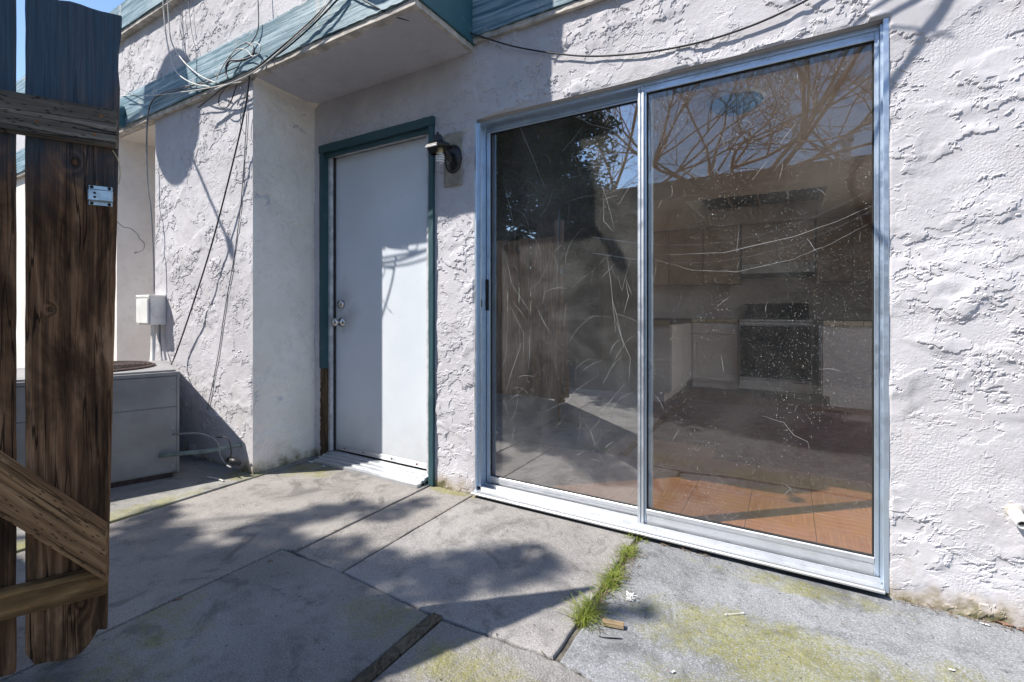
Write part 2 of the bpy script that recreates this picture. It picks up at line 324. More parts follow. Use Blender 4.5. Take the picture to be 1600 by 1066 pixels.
MT['needle'] = leafmat('conifer_needles', (0.018, 0.035, 0.012), (0.045, 0.075, 0.022), 0.2)
MT['leafg'] = leafmat('broad_leaves', (0.03, 0.06, 0.015), (0.06, 0.10, 0.03), 0.25)
MT['nwall'] = simple('neighbour_siding', (0.13, 0.09, 0.065), 0.85, var=0.12, vs=3)
MT['shingle'] = simple('roof_shingle', (0.17, 0.125, 0.09), 0.95, var=0.3, vs=8, bmp=0.8, bs=30)
MT['dark'] = simple('dark_window', (0.02, 0.025, 0.03), 0.1, var=0.1)

# ---------------------------------------------------------------- mesh helpers
def link(o, parent=None):
    COL.objects.link(o)
    if parent is not None: o.parent = parent
    return o
def mesh(name, v, f, mat, parent=None, smooth=False):
    me = bpy.data.meshes.new(name); me.from_pydata([tuple(q) for q in v], [], f)
    me.materials.append(MT[mat] if isinstance(mat, str) else mat)
    if smooth: me.polygons.foreach_set('use_smooth', [True]*len(me.polygons))
    me.update()
    return link(bpy.data.objects.new(name, me), parent)
def thing(name, label, cat, loc=(0, 0, 0), rz=0.0, group=None):
    o = bpy.data.objects.new(name, None); COL.objects.link(o); o.empty_display_size = 0.1
    o.location = loc; o.rotation_euler = (0, 0, rz)
    return tag(o, label, cat, group)
def tag(o, label=None, cat=None, group=None, kind=None):
    if label: o['label'] = label
    if cat: o['category'] = cat
    if group: o['group'] = group
    if kind: o['kind'] = kind
    return o
class MB:
    def __init__(s): s.v = []; s.f = []
    def add(s, v, f):
        o = len(s.v); s.v += [Vector(q) for q in v]; s.f += [tuple(i+o for i in q) for q in f]; return s
    def box(s, a, b, bev=0.0, rot=None, piv=None, jit=0.0):
        bm = bmesh.new(); bmesh.ops.create_cube(bm, size=1)
        A, B = Vector(a), Vector(b); c = (A+B)/2; d = B-A
        for q in bm.verts: q.co = Vector((q.co.x*d.x, q.co.y*d.y, q.co.z*d.z))+c
        if bev > 0: bmesh.ops.bevel(bm, geom=bm.edges[:], offset=bev, segments=2 if bev > 0.003 else 1, affect='EDGES', profile=0.6)
        vs = [q.co.copy() for q in bm.verts]
        if rot is not None:
            P = Vector(piv) if piv is not None else c
            vs = [rot @ (q-P)+P for q in vs]
        bm.verts.index_update(); fs = [tuple(x.index for x in f.verts) for f in bm.faces]; bm.free()
        return s.add(vs, fs)
    def prism(s, poly, z0, z1, bev=0.0):
        bm = bmesh.new(); vs = [bm.verts.new((p[0], p[1], z1)) for p in poly]; f = bm.faces.new(vs)
        if f.normal.z < 0: f.normal_flip()
        r = bmesh.ops.extrude_face_region(bm, geom=[f]); top = [e for e in r['geom'] if isinstance(e, bmesh.types.BMVert)]
        for q in top: q.co.z = z0
        bmesh.ops.recalc_face_normals(bm, faces=bm.faces[:])
        if bev > 0:
            es = [e for e in bm.edges if all(abs(q.co.z-z1) < 1e-6 for q in e.verts)]
            bmesh.ops.bevel(bm, geom=es, offset=bev, segments=2, affect='EDGES', profile=0.5)
        bm.verts.index_update(); V = [q.co.copy() for q in bm.verts]; F = [tuple(x.index for x in g.verts) for g in bm.faces]; bm.free()
        return s.add(V, F)
    def lathe(s, prof, n=24, mat=None):                # profile (r, h) about +z, placed by a matrix
        v = []; f = []
        for (r, h) in prof:
            for k in range(n):
                a = 2*math.pi*k/n; q = Vector((r*math.cos(a), r*math.sin(a), h)); v.append(mat @ q if mat is not None else q)
        for i in range(len(prof)-1):
            for k in range(n):
                f.append((i*n+k, i*n+(k+1) % n, (i+1)*n+(k+1) % n, (i+1)*n+k))
        f.append(tuple(range(n))[::-1]); f.append(tuple(range((len(prof)-1)*n, len(prof)*n)))
        return s.add(v, f)
    def tube(s, pts, r, n=7, smooth=True, sub=6):
        P = [Vector(p) for p in pts]; rr = list(r) if isinstance(r, (list, tuple)) else [r]*len(P)
        if smooth and len(P) > 2:
            Q = []; rq = []
            for i in range(len(P)-1):
                p0 = P[max(i-1, 0)]; p1 = P[i]; p2 = P[i+1]; p3 = P[min(i+2, len(P)-1)]
                for k in range(sub):
                    u = k/sub
                    Q.append(0.5*((2*p1)+(p2-p0)*u+(2*p0-5*p1+4*p2-p3)*u*u+(3*p1-p0-3*p2+p3)*u**3)); rq.append(rr[i]*(1-u)+rr[i+1]*u)
            Q.append(P[-1]); rq.append(rr[-1]); P, rr = Q, rq
        v = []; f = []; nrm = None
        for i, p in enumerate(P):
            t = (P[min(i+1, len(P)-1)]-P[max(i-1, 0)])
            if t.length < 1e-9: t = Vector((0, 0, 1))
            t.normalize()
            if nrm is None:
                nrm = t.orthogonal().normalized()
            else:
                nrm = nrm-t*nrm.dot(t)
                nrm = nrm.normalized() if nrm.length > 1e-6 else t.orthogonal().normalized()
            b = t.cross(nrm)
            for k in range(n):
                a = 2*math.pi*k/n; v.append(p+(nrm*math.cos(a)+b*math.sin(a))*rr[i])
        for i in range(len(P)-1):
            for k in range(n): f.append((i*n+k, i*n+(k+1) % n, (i+1)*n+(k+1) % n, (i+1)*n+k))
        f.append(tuple(range(n))[::-1]); f.append(tuple(range((len(P)-1)*n, len(P)*n)))
        return s.add(v, f)
    def build(s, name, mat, parent=None, smooth=False): return mesh(name, s.v, s.f, mat, parent, smooth)
def box(name, a, b, mat, parent=None, bev=0.0): return MB().box(a, b, bev).build(name, mat, parent)

# ---------------------------------------------------------------- stucco relief (numpy noise)
_rs = np.random.RandomState(11); _perm = _rs.permutation(512); _perm = np.concatenate([_perm, _perm]); _ga = _rs.rand(512)*2*np.pi
_gx, _gy = np.cos(_ga), np.sin(_ga)
def pn(x, y):
    xi = np.floor(x).astype(int); yi = np.floor(y).astype(int); xf = x-xi; yf = y-yi
    u = xf*xf*xf*(xf*(xf*6-15)+10); v = yf*yf*yf*(yf*(yf*6-15)+10)
    def g(ix, iy, dx, dy):
        h = _perm[(_perm[ix & 511]+iy) & 511]; return _gx[h]*dx+_gy[h]*dy
    a = g(xi, yi, xf, yf); b = g(xi+1, yi, xf-1, yf); c = g(xi, yi+1, xf, yf-1); d = g(xi+1, yi+1, xf-1, yf-1)
    return (a*(1-u)+b*u)*(1-v)+(c*(1-u)+d*u)*v
def fbm(x, y, o=4, r=0.5):
    t = 0; a = 1.0
    for i in range(o): t = t+a*pn(x+17.3*i, y-9.1*i); x = x*2.03; y = y*2.03; a *= r
    return t
def sst(v, a, b):
    q = np.clip((v-a)/(b-a), 0, 1); return q*q*(3-2*q)
def relief(x, z, amp=1.0, seed=0.0, k=1.0):
    """skip-trowelled stucco: ragged ledges that stand up sharply and fade away, rough troughs between smooth trowel passes"""
    x = x+seed*13.7; z = z+seed*5.1
    wx = x+0.030*fbm(x*7, z*7, 3)+0.005*pn(x*70, z*70); wz = z+0.030*fbm(x*7+40, z*7, 3)+0.005*pn(x*70+9, z*70)
    fade = sst(fbm(x*2.6+5, z*2.6, 3), -0.30, 0.12)
    n = fbm(wx*3.6*k, wz*5.0*k, 6, 0.62)
    h = 0.0*x
    for i, t in enumerate((-0.22, 0.06, 0.34)):                       # flat trowelled plateaus, one coat over the other
        g = sst(fbm(x*4+i*31, z*5-i*12, 3), -0.16, 0.16); h = h+0.0034*g*sst(n-t, 0, 0.011)
    n2 = fbm(wx*9.5*k+31, wz*12.5*k+3, 5, 0.62); m2 = sst(fbm(x*2.9+15, z*2.9+8, 3), 0.0, 0.22)
    h = h-0.0034*m2*sst(n2-0.10, 0, 0.018)                              # torn pits in some patches
    q = np.abs(fbm(wx*2.3+77, wz*5.2+12, 4, 0.55)-0.08); h = h+0.0030*sst(0.012-q, 0, 0.008)*sst(fbm(x*3+9, z*3+70, 2), 0.05, 0.2)   # stray trowel ridges
    low = 1-sst(n-0.06, -0.05, 0.1)
    h = h*(0.40+0.60*fade)+0.0011*low*sst(fbm(x*5+3, z*5, 2), -0.2, 0.2)*pn(x*160, z*160)+0.0016*fbm(x*2.5, z*2.5, 2)
    return h*amp
def sheet(x0, x1, z0, z1, step, holes=(), amp=1.0, seed=0.0, place=None, k=1.0, free=()):
    nx = max(2, int((x1-x0)/step)); nz = max(2, int((z1-z0)/step))
    X, Z = np.meshgrid(np.linspace(x0, x1, nx+1), np.linspace(z0, z1, nz+1))
    h = relief(X, Z, amp, seed, k)
    edge = np.minimum(np.minimum(X-x0, x1-X), np.minimum(Z-z0, z1-Z))
    keep = np.ones((nz, nx), bool); xc = (X[:-1, :-1]+X[1:, 1:])/2; zc = (Z[:-1, :-1]+Z[1:, 1:])/2
    for (a, b, c, d) in holes:
        keep &= ~((xc > a) & (xc < b) & (zc > c) & (zc < d))
        dx = np.maximum(np.maximum(a-X, X-b), 0); dz = np.maximum(np.maximum(c-Z, Z-d), 0)
        edge = np.minimum(edge, np.sqrt(dx*dx+dz*dz))
    h = h*sst(edge, -0.002, 0.014)
    idx = np.arange((nx+1)*(nz+1)).reshape(nz+1, nx+1)
    F = np.stack([idx[:-1, :-1][keep], idx[:-1, 1:][keep], idx[1:, 1:][keep], idx[1:, :-1][keep]], 1)
    return place(X.ravel(), Z.ravel(), h.ravel()), F
def npmesh(name, V, F, mat, parent=None, extra=None, smooth=False):
    used = np.zeros(len(V), bool); used[F.ravel()] = True
    rm = np.cumsum(used)-1; V = V[used]; F = rm[F]
    if extra is not None and extra.v:
        ev = np.array([tuple(q) for q in extra.v]); off = len(V); V = np.concatenate([V, ev])
    me = bpy.data.meshes.new(name); me.vertices.add(len(V)); me.vertices.foreach_set('co', V.astype(np.float32).ravel())
    loops = list(map(tuple, F)); ln = [4]*len(F); flat = F.ravel()
    if extra is not None and extra.v:
        ef = [tuple(i+off for i in f) for f in extra.f]; flat = np.concatenate([flat, np.array([i for f in ef for i in f])]); ln += [len(f) for f in ef]
    ln = np.array(ln); st = np.concatenate([[0], np.cumsum(ln)[:-1]])
    me.loops.add(len(flat)); me.loops.foreach_set('vertex_index', flat.astype(np.int32))
    me.polygons.add(len(ln)); me.polygons.foreach_set('loop_start', st.astype(np.int32)); me.polygons.foreach_set('loop_total', ln.astype(np.int32))
    sm = np.zeros(len(ln), bool); sm[:len(F)] = smooth; me.polygons.foreach_set('use_smooth', sm)
    me.update(calc_edges=True); me.validate(); me.materials.append(MT[mat])
    return link(bpy.data.objects.new(name, me), parent)

# ================================================================ SETTING: ground and patio slabs
ground = mesh('ground', [(-400, -400, -0.055), (400, -400, -0.055), (400, 400, -0.055), (-400, 400, -0.055)], [(0, 1, 2, 3)], 'ground')
tag(ground, 'bare brown soil around and under the patio', 'ground', kind='structure')
def ragged(p, q, n=14, a=0.006, s=0.0):
    p, q = Vector(p), Vector(q); t = (q-p); nrm = Vector((-t.y, t.x)).normalized(); out = []
    for i in range(n):
        u = i/n; out.append(p+t*u+nrm*(a*(float(pn(np.array([u*7+s*3.1]), np.array([s]))[0])*2 if i else 0)))
    return out
def slab(poly, z, mat, rag=0.004, bev=0.006, seed=0):
    pts = []
    for i in range(len(poly)): pts += ragged(poly[i], poly[(i+1) % len(poly)], 16, rag, seed+i)
    return MB().prism(pts, -0.05, z, bev).build('concrete_slab', mat, patio)
patio = mesh('patio', [(-7, -6, -0.012), (3.2, -6, -0.012), (3.2, 0.1, -0.012), (-7, 0.1, -0.012)], [(0, 1, 2, 3)], 'joint')
tag(patio, 'worn grey concrete patio cast in slabs', 'patio', kind='structure')
slab([(-6.9, -3.4), (-2.806, -3.4), (-2.806, 0.02), (-6.9, 0.02)], 0.006, 'slabE', seed=1)
slab([(-2.796, 0.05), (-2.796, -3.4), (-1.885, -3.4), (-1.872, -0.9), (-1.806, -0.87), (-1.806, 0.05)], 0.0, 'slabA', seed=7)
slab([(-1.797, 0.05), (-1.797, -0.88), (-1.508, -0.885), (-1.508, 0.05)], -0.002, 'slabA', seed=13)
slab([(-1.498, 0.05), (-1.498, -0.882), (-1.02, -0.905), (-0.60, -0.875), (-0.594, 0.05)], 0.001, 'slabB', seed=19)
slab([(-0.576, 0.05), (-0.580, -0.87), (-0.3, -0.93), (3.1, -0.95), (3.1, 0.05)], -0.004, 'slabC', rag=0.006, bev=0.008, seed=25)
slab([(-1.862, -0.897), (-1.878, -3.4), (-1.040, -3.4), (-1.040, -0.912), (-1.5, -0.888)], 0.000, 'slabD', rag=0.004, bev=0.004, seed=31)
slab([(-0.985, -0.914), (-0.987, -3.4), (3.1, -3.4), (3.1, -0.958), (-0.3, -0.938), (-0.585, -0.884)], 0.001, 'slabD', rag=0.006, bev=0.005, seed=37)
ts = MB().box((-1.034, -2.9, -0.05), (-0.992, -0.895, 0.003), 0.004).build('timber_strip', 'timber', patio)

# ================================================================ HOUSE
house = thing('stucco_house', 'white rough stucco house with weathered teal fascia, recessed door and glass slider', 'house')
YF = -0.44                                   # front face of the projecting bay / side wall
SX0, SX1, SZ0, SZ1 = -1.492, 0.300, 0.022, 2.060   # slider opening
DX0, DX1, DZ1 = -2.765, -1.775, 2.115        # door opening (outside of trim)
BX = -1.52                                   # right end of the bay
# front wall (displaced sheet with two openings + solid body behind)
V, F = sheet(-2.85, 0.80, -0.03, 2.76, 0.0036, [(SX0, SX1, -0.1, SZ1), (DX0, DX1, -0.1, DZ1)], 1.22, 0.0,
             lambda x, z, h: np.stack([x, -h, z], 1))
b = MB()
for (x0, x1, z0, z1) in ((-2.85, DX0, -0.05, 2.76), (DX0, DX1, DZ1, 2.76), (DX1, SX0, -0.05, 2.76), (SX0, SX1, SZ1, 2.76), (SX1, 0.80, -0.05, 2.76)):
    b.box((x0, 0.004, z0), (x1, 0.15, z1))
b.box((0.80, 0.0, -0.05), (2.6, 0.15, 2.76))
npmesh('wall', V, F, 'stucco', house, b)
# projecting side wall with its return towards the door
V, F = sheet(-4.10, -2.845, -0.03, 2.46, 0.0044, (), 0.85, 3.0, lambda x, z, h: np.stack([x, YF-h, z], 1))
b = MB().box((-4.098, YF+0.003, -0.05), (-2.849, 0.16, 2.46))
npmesh('wall', V, F, 'stucco', house, b)
V, F = sheet(YF, 0.0, -0.03, 2.47, 0.0058, (), 1.15, 5.0, lambda y, z, h: np.stack([-2.845+h, y, z], 1), 1.0)
npmesh('wall', V, F, 'stucco2', house)
# the next return further left, and the wall beyond
b = MB().box((-4.95, YF, -0.05), (-4.76, 0.16, 2.44)).box((-4.76, 0.02, -0.05), (-4.098, 0.16, 2.46)).box((-16, YF+0.01, -0.05), (-4.95, 0.4, 2.44))
b.build('wall', 'stucco2', house)
# upper wall of the bay
V, F = sheet(-5.2, BX, 2.70, 3.22, 0.0054, (), 0.85, 8.0, lambda x, z, h: np.stack([x, YF-h, z], 1))
b = MB().box((-16, YF+0.003, 2.44), (BX-0.004, 0.05, 3.22)).box((BX-0.004, 0.002, 2.765), (2.6, 0.15, 3.2)).box((-3.12, 0.05, 2.765), (1.12, 6.2, 3.3))
npmesh('wall', V, F, 'stucco', house, b)
# soffit under the bay, faintly coved against the return wall
b = MB(); nx, ny = 60, 16; vs = []; fs = []
for j in range(ny+1):
    for i in range(nx+1):
        x = -2.86+(BX+2.86)*i/nx; y = YF+(0.02-YF)*j/ny
        e = min(max((x+2.845)/0.10, 0), 1); e2 = min(max((0.0-y)/0.10, 0), 1)
        z = 2.455+0.022*j/ny-0.035*(1-e)**2-0.03*(1-e2)**2+0.003*math.sin(x*9)+0.002*math.sin(x*23+y*31)
        vs.append((x, y, z))
for j in range(ny):
    for i in range(nx): k = j*(nx+1)+i; fs.append((k, k+nx+1, k+nx+2, k+1))
mesh('soffit', vs, fs, 'soffit', house, True)
MB().box((-4.77, YF+0.02, 2.43), (-4.09, 0.03, 2.47)).box((-5.6, YF, 2.44), (-4.95, 0.03, 2.47)).build('soffit', 'soffit', house)
# fascia boards and the lip below them
def roughboard(name, a, b_, mat, n=46, ax=0, amp=0.004, parent=house, seed=0):
    A, B = Vector(a), Vector(b_); v = []; f = []
    for i in range(n+1):
        u = i/n; rnd = random.Random(seed*1000+i)
        for (cy, cz) in ((0, 0), (1, 0), (1, 1), (0, 1)):
            p = Vector((A.x, A.y, A.z)); p[ax] = A[ax]+(B[ax]-A[ax])*u
            o1, o2 = [k for k in (0, 1, 2) if k != ax]
            p[o1] = (A[o1], B[o1])[cy]+(rnd.uniform(-amp, amp)*0.4); p[o2] = (A[o2], B[o2])[cz]+rnd.uniform(-amp, amp)
            v.append(p)
    for i in range(n):
        for k in range(4): f.append((i*4+k, i*4+(k+1) % 4, (i+1)*4+(k+1) % 4, (i+1)*4+k))
    f.append((3, 2, 1, 0)); f.append((n*4, n*4+1, n*4+2, n*4+3))
    o = mesh(name, v, f, mat, parent); return o
roughboard('fascia_board', (-16, YF-0.042, 2.470), (-3.42, YF-0.004, 2.700), 'teal', 60, 0, 0.004, seed=1)
roughboard('fascia_board', (-3.415, YF-0.040, 2.472), (BX+0.036, YF-0.004, 2.702), 'teal', 60, 0, 0.004, seed=2)
roughboard('fascia_board', (BX, YF-0.003, 2.472), (BX+0.034, 0.0, 2.702), 'tealy', 14, 1, 0.0015, seed=3)
roughboard('fascia_board', (BX+0.036, -0.034, 2.502), (2.6, -0.006, 2.732), 'teal', 90, 0, 0.003, seed=4)
roughboard('soffit_lip', (-16, YF-0.030, 2.440), (BX+0.02, YF+0.02, 2.468), 'lip', 130, 0, 0.003, seed=5)
roughboard('soffit_lip', (BX-0.03, YF+0.02, 2.442), (BX+0.02, -0.002, 2.470), 'lip', 20, 1, 0.003, seed=6)
roughboard('soffit_lip', (BX+0.02, -0.026, 2.474), (2.6, -0.001, 2.500), 'lip', 130, 0, 0.003, seed=7)
# eave board of the upper wall and its lip
roughboard('fascia_board', (-16, YF-0.055, 3.225), (BX, YF-0.01, 3.43), 'teal', 80, 0, 0.005, seed=8)
roughboard('soffit_lip', (-16, YF-0.045, 3.195), (BX, YF+0.02, 3.222), 'lip', 60, 0, 0.003, seed=9)

# ---- entrance door: slab, hardware, jamb, trim, threshold
door = box('door', (-2.712, 0.070, 0.052), (-1.865, 0.112, 2.066), 'door', house, 0.002)
tag(door, 'flat white painted entrance door half in shade')
ry = Matrix.Rotation(R(90), 4, 'X')
def hardware(name, x, z, prof, parent, mat='nickel', y=0.070, n=28):
    m = Matrix.Translation((x, y, z)) @ ry; return MB().lathe(prof, n, m).build(name, mat, parent, True)
kx = atY(533, 507, 0.06)
hardware('door_knob', -2.652, 0.935, [(0.032, 0.0), (0.033, 0.006), (0.026, 0.012), (0.012, 0.016), (0.011, 0.035), (0.022, 0.042), (0.028, 0.055), (0.027, 0.066), (0.018, 0.073), (0.004, 0.074)], door)
hardware('deadbolt', -2.652, 1.058, [(0.030, 0.0), (0.030, 0.012), (0.025, 0.022), (0.016, 0.026), (0.005, 0.027)], door)
MB().box((-2.708, 0.064, 0.056), (-1.868, 0.0695, 0.088), 0.001).build('sweep', 'alum2', door)
for x in (-2.62, -2.44, -2.18, -1.97):
    hardware('screw', x, 0.073, [(0.006, 0.0), (0.006, 0.002), (0.002, 0.003)], door, 'rust', 0.064, 10)
b = MB().box((-2.745, 0.028, 0.05), (-2.716, 0.15, 2.07), 0.002).build('door_jamb', 'jamb', house)
MB().box((-2.716, 0.050, 0.05), (-2.709, 0.066, 2.07), 0.001).build('weather_strip', 'gasket', b)
MB().box((-1.862, 0.028, 0.05), (-1.800, 0.15, 2.07), 0.002).build('door_jamb', 'jamb', house)
MB().box((-2.745, 0.028, 2.071), (-1.800, 0.15, 2.083), 0.002).build('door_jamb', 'jamb', house)
tr = roughboard('door_trim', (-2.772, -0.020, 0.62), (-2.739, 0.030, 2.085), 'trim', 30, 2, 0.0012, seed=21)
roughboard('door_trim', (-2.770, -0.014, 0.004), (-2.739, 0.030, 0.618), 'rot', 40, 2, 0.004, seed=22)['label'] = 'rotted bare foot of the teal door trim'
roughboard('door_trim', (-1.806, -0.020, 0.004), (-1.773, 0.030, 2.085), 'trim', 30, 2, 0.0015, seed=23)
roughboard('door_trim', (-2.778, -0.022, 2.087), (-1.770, 0.030, 2.138), 'trim', 20, 0, 0.0012, seed=24)
MB().box((-2.738, 0.002, 2.062), (-1.807, 0.027, 2.086), 0.002).build('door_stop', 'trim', house)
th = MB()
for (y0, y1, z1) in ((-0.088, -0.055, 0.020), (-0.053, -0.022, 0.030), (-0.020, 0.012, 0.038), (0.014, 0.066, 0.046)):
    th.box((-2.742, y0, -0.02), (-1.832, y1, z1), 0.004)
th.box((-2.742, -0.06, -0.02), (-1.832, 0.12, 0.016))
th.build('threshold', 'alum2', house)

# ---- sliding glass door: frame mesh is the part; stiles, rails, panes and track are its sub-parts
b = MB()
b.box((SX0-0.004, 0.000, SZ0), (SX0+0.010, 0.150, SZ1), 0.001)          # left jamb: two channels
for y0, y1, dx in ((0.018, 0.024, 0.026), (0.070, 0.076, 0.022), (0.128, 0.134, 0.022)):
    b.box((SX0+0.010, y0, SZ0+0.01), (SX0+dx, y1, SZ1-0.01))
b.box((SX1-0.012, -0.004, SZ0-0.012), (SX1+0.004, 0.150, SZ1), 0.001)
b.box((SX1-0.018, 0.014, SZ0+0.012), (SX1-0.012, 0.020, SZ1-0.01)); b.box((SX1-0.030, 0.075, SZ0+0.012), (SX1-0.012, 0.082, SZ1-0.01))
b.box((SX0, 0.030, SZ1-0.012), (SX1, 0.150, SZ1+0.004), 0.001)          # head
b.box((SX0+0.01, 0.030, SZ1-0.020), (SX1-0.012, 0.036, SZ1-0.012)); b.box((SX0+0.01, 0.076, SZ1-0.044), (SX1-0.012, 0.082, SZ1-0.012))
b.box((SX0+0.01, 0.128, SZ1-0.044), (SX1-0.012, 0.134, SZ1-0.012))
slider = b.build('sliding_door', 'alum', house); tag(slider, 'two panel sliding glass door in a bluish aluminium frame')
s = MB().box((SX0, -0.040, 0.018), (SX1-0.01, 0.150, 0.030), 0.003).box((SX0+0.004, -0.036, 0.0305), (SX1-0.012, -0.030, 0.036)).box((SX0+0.004, 0.018, 0.0305), (SX1-0.014, 0.024, 0.046)) \
    .box((SX0+0.004, 0.073, 0.0305), (SX1-0.014, 0.078, 0.048)).box((SX0+0.004, 0.120, 0.0305), (SX1-0.014, 0.126, 0.046))
s.build('sill_track', 'alum2', slider)
# dark gap and packing below the sill
MB().box((SX0+0.01, 0.010, -0.04), (SX1-0.02, 0.14, 0.0175)).build('sill_packing', 'straw', slider)
def panel(x0, x1, y, lw, rw, z0, zb, zt, z1, gm):
    P = slider
    MB().box((x0, y, z0), (x0+lw, y+0.030, z1), 0.0015).box((x0+lw*0.45, y-0.004, z0+0.004), (x0+lw*0.62, y, z1-0.004)).build('stile', 'alum', P)
    MB().box((x1-rw, y, z0), (x1, y+0.030, z1), 0.0015).box((x1-rw*0.6, y-0.004, z0+0.004), (x1-rw*0.42, y, z1-0.004)).build('stile', 'alum', P)
    MB().box((x0+lw, y+0.002, z0), (x1-rw, y+0.028, zb), 0.0015).box((x0+lw, y-0.002, zb-0.020), (x1-rw, y+0.002, zb-0.001), 0.001).build('rail', 'alum2', P)
    MB().box((x0+lw, y+0.002, zt), (x1-rw, y+0.028, z1), 0.0015).box((x0+lw, y-0.002, zt), (x1-rw, y+0.002, zt+0.014), 0.001).build('rail', 'alum', P)
    g = 0.005
    MB().box((x0+lw, y+0.006, zb), (x0+lw+g, y+0.022, zt)).box((x1-rw-g, y+0.006, zb), (x1-rw, y+0.022, zt)).box((x0+lw+g, y+0.006, zt-g), (x1-rw-g, y+0.022, zt)) \
        .box((x0+lw+g, y+0.006, zb), (x1-rw-g, y+0.022, zb+0.003)).build('gasket', 'gasket', P)
    return MB().box((x0+lw+g-0.001, y+0.011, zb+0.002), (x1-rw-g+0.001, y+0.0155, zt-g+0.001)).build('glass_pane', gm, P)
p1 = panel(-1.482, -0.552, 0.085, 0.034, 0.040, 0.046, 0.088, 2.008, 2.042, 'glassL'); p1['label'] = 'heavily scratched glass pane'
p2 = panel(-0.604, 0.289, 0.034, 0.040, 0.022, 0.042, 0.110, 2.010, 2.045, 'glassR'); p2['label'] = 'dusty speckled glass pane'
def marks(pane, y, lines, n, x0, x1, z0, z1, seed, name='scratch_reflection_marks', lng=(0.05, 0.22)):
    """fine whitish scratches and drawn wire reflections: flat ribbons lying on the outer face of the pane"""
    rnd = random.Random(seed); v = []; f = []
    def ribbon(P, w):
        o = len(v)
        for i, p in enumerate(P):
            t = P[min(i+1, len(P)-1)]-P[max(i-1, 0)]; nn = Vector((-t.z, 0, t.x)); nn = nn.normalized() if nn.length > 1e-9 else Vector((1, 0, 0))
            ww = w*(0.25+0.75*math.sin(math.pi*(i+0.5)/len(P)))*rnd.uniform(0.6, 1.2); v.append(p-nn*ww); v.append(p+nn*ww)
        for i in range(len(P)-1): f.append((o+2*i, o+2*i+1, o+2*i+3, o+2*i+2))
    for L in lines:
        P = [atY(px, py, y) for px, py in L]; Q = []
        for i in range(len(P)-1):
            for k in range(5): Q.append(P[i].lerp(P[i+1], k/5)+Vector((rnd.gauss(0, 0.0008), 0, rnd.gauss(0, 0.0008))))
        Q.append(P[-1]); ribbon(Q, rnd.uniform(0.0003, 0.0006))
    for i in range(n):
        p = Vector((rnd.uniform(x0, x1), y, rnd.uniform(z0, z1))); a = rnd.gauss(1.25, 0.7); cv = rnd.gauss(0, 0.10); P = []; st = rnd.uniform(*lng)/9
        for k in range(10):
            P.append(p.copy()); a += cv+rnd.gauss(0, 0.05); p = p+Vector((math.cos(a)*st, 0, math.sin(a)*st))
            if not (x0 < p.x < x1 and z0 < p.z < z1): break
        if len(P) > 3: ribbon(P, rnd.uniform(0.00015, 0.00042))
    o = mesh(name, v, f, 'scratch', slider); o['kind'] = 'stuff'; return o
SL = [[(805, 180), (850, 290)], [(787, 285), (798, 330), (806, 372)], [(890, 178), (925, 195), (965, 205)], [(937, 262), (940, 290), (948, 310), (957, 345), (960, 360)], [(944, 312), (965, 305)], [(943, 310), (943, 345), (958, 362)],
      [(982, 255), (985, 270), (992, 282)], [(828, 358), (842, 385), (846, 402)], [(790, 400), (800, 445), (830, 490)], [(948, 400), (953, 430), (958, 480), (962, 520)], [(965, 430), (972, 455), (978, 430), (985, 405)], [(978, 442), (982, 462), (975, 490)],
      [(800, 470), (812, 485), (822, 500)], [(795, 475), (818, 520), (818, 555)], [(838, 478), (848, 500), (860, 522)], [(792, 520), (790, 560), (772, 600)], [(815, 535), (800, 580), (790, 612)], [(935, 586), (900, 610), (885, 628), (852, 642)],
      [(972, 556), (955, 575), (942, 600)], [(976, 600), (955, 625), (935, 648)], [(990, 612), (970, 622), (955, 640)], [(938, 655), (925, 672)], [(955, 480), (972, 530), (985, 560), (982, 600)], [(958, 470), (975, 545)], [(788, 690), (810, 715), (830, 735)], [(830, 712), (850, 725)], [(820, 735), (840, 745), (855, 735)], [(945, 700), (958, 690)]]
SR = [[(1020, 404), (1080, 422), (1150, 425), (1240, 405), (1300, 380), (1367, 345)], [(1040, 398), (1130, 395), (1240, 370), (1310, 345), (1367, 320)], [(1190, 650), (1225, 660), (1240, 680), (1262, 690), (1265, 702)], [(1245, 110), (1247, 128)], [(1260, 372), (1275, 392)], [(1320, 280), (1335, 262), (1345, 245)], [(1200, 250), (1175, 282)]]  # first two polylines draw reflected yard wires on the pane, the rest are scratches
MB().box((-0.598, 0.0265, 0.030), (-0.590, 0.030, 2.035)).box((-0.583, 0.0265, 0.030), (-0.575, 0.030, 2.035)).build('interlock', 'alum2', slider)
marks(p1, 0.085+0.0105, SL, 60, -1.44, -0.60, 0.13, 1.95, 3)
marks(p2, 0.034+0.0105, SR, 35, -0.555, 0.26, 0.12, 1.96, 5, lng=(0.03, 0.12))
MB().box((-1.474, 0.074, 1.015), (-1.455, 0.0805, 1.19), 0.001).box((-1.468, 0.0715, 1.10), (-1.461, 0.0745, 1.18), 0.001).build('handle', 'gasket', slider)
MB().box((SX0+0.011, 0.040, 1.035), (SX0+0.015, 0.052, 1.075), 0.001).build('strike', 'gasket', slider)

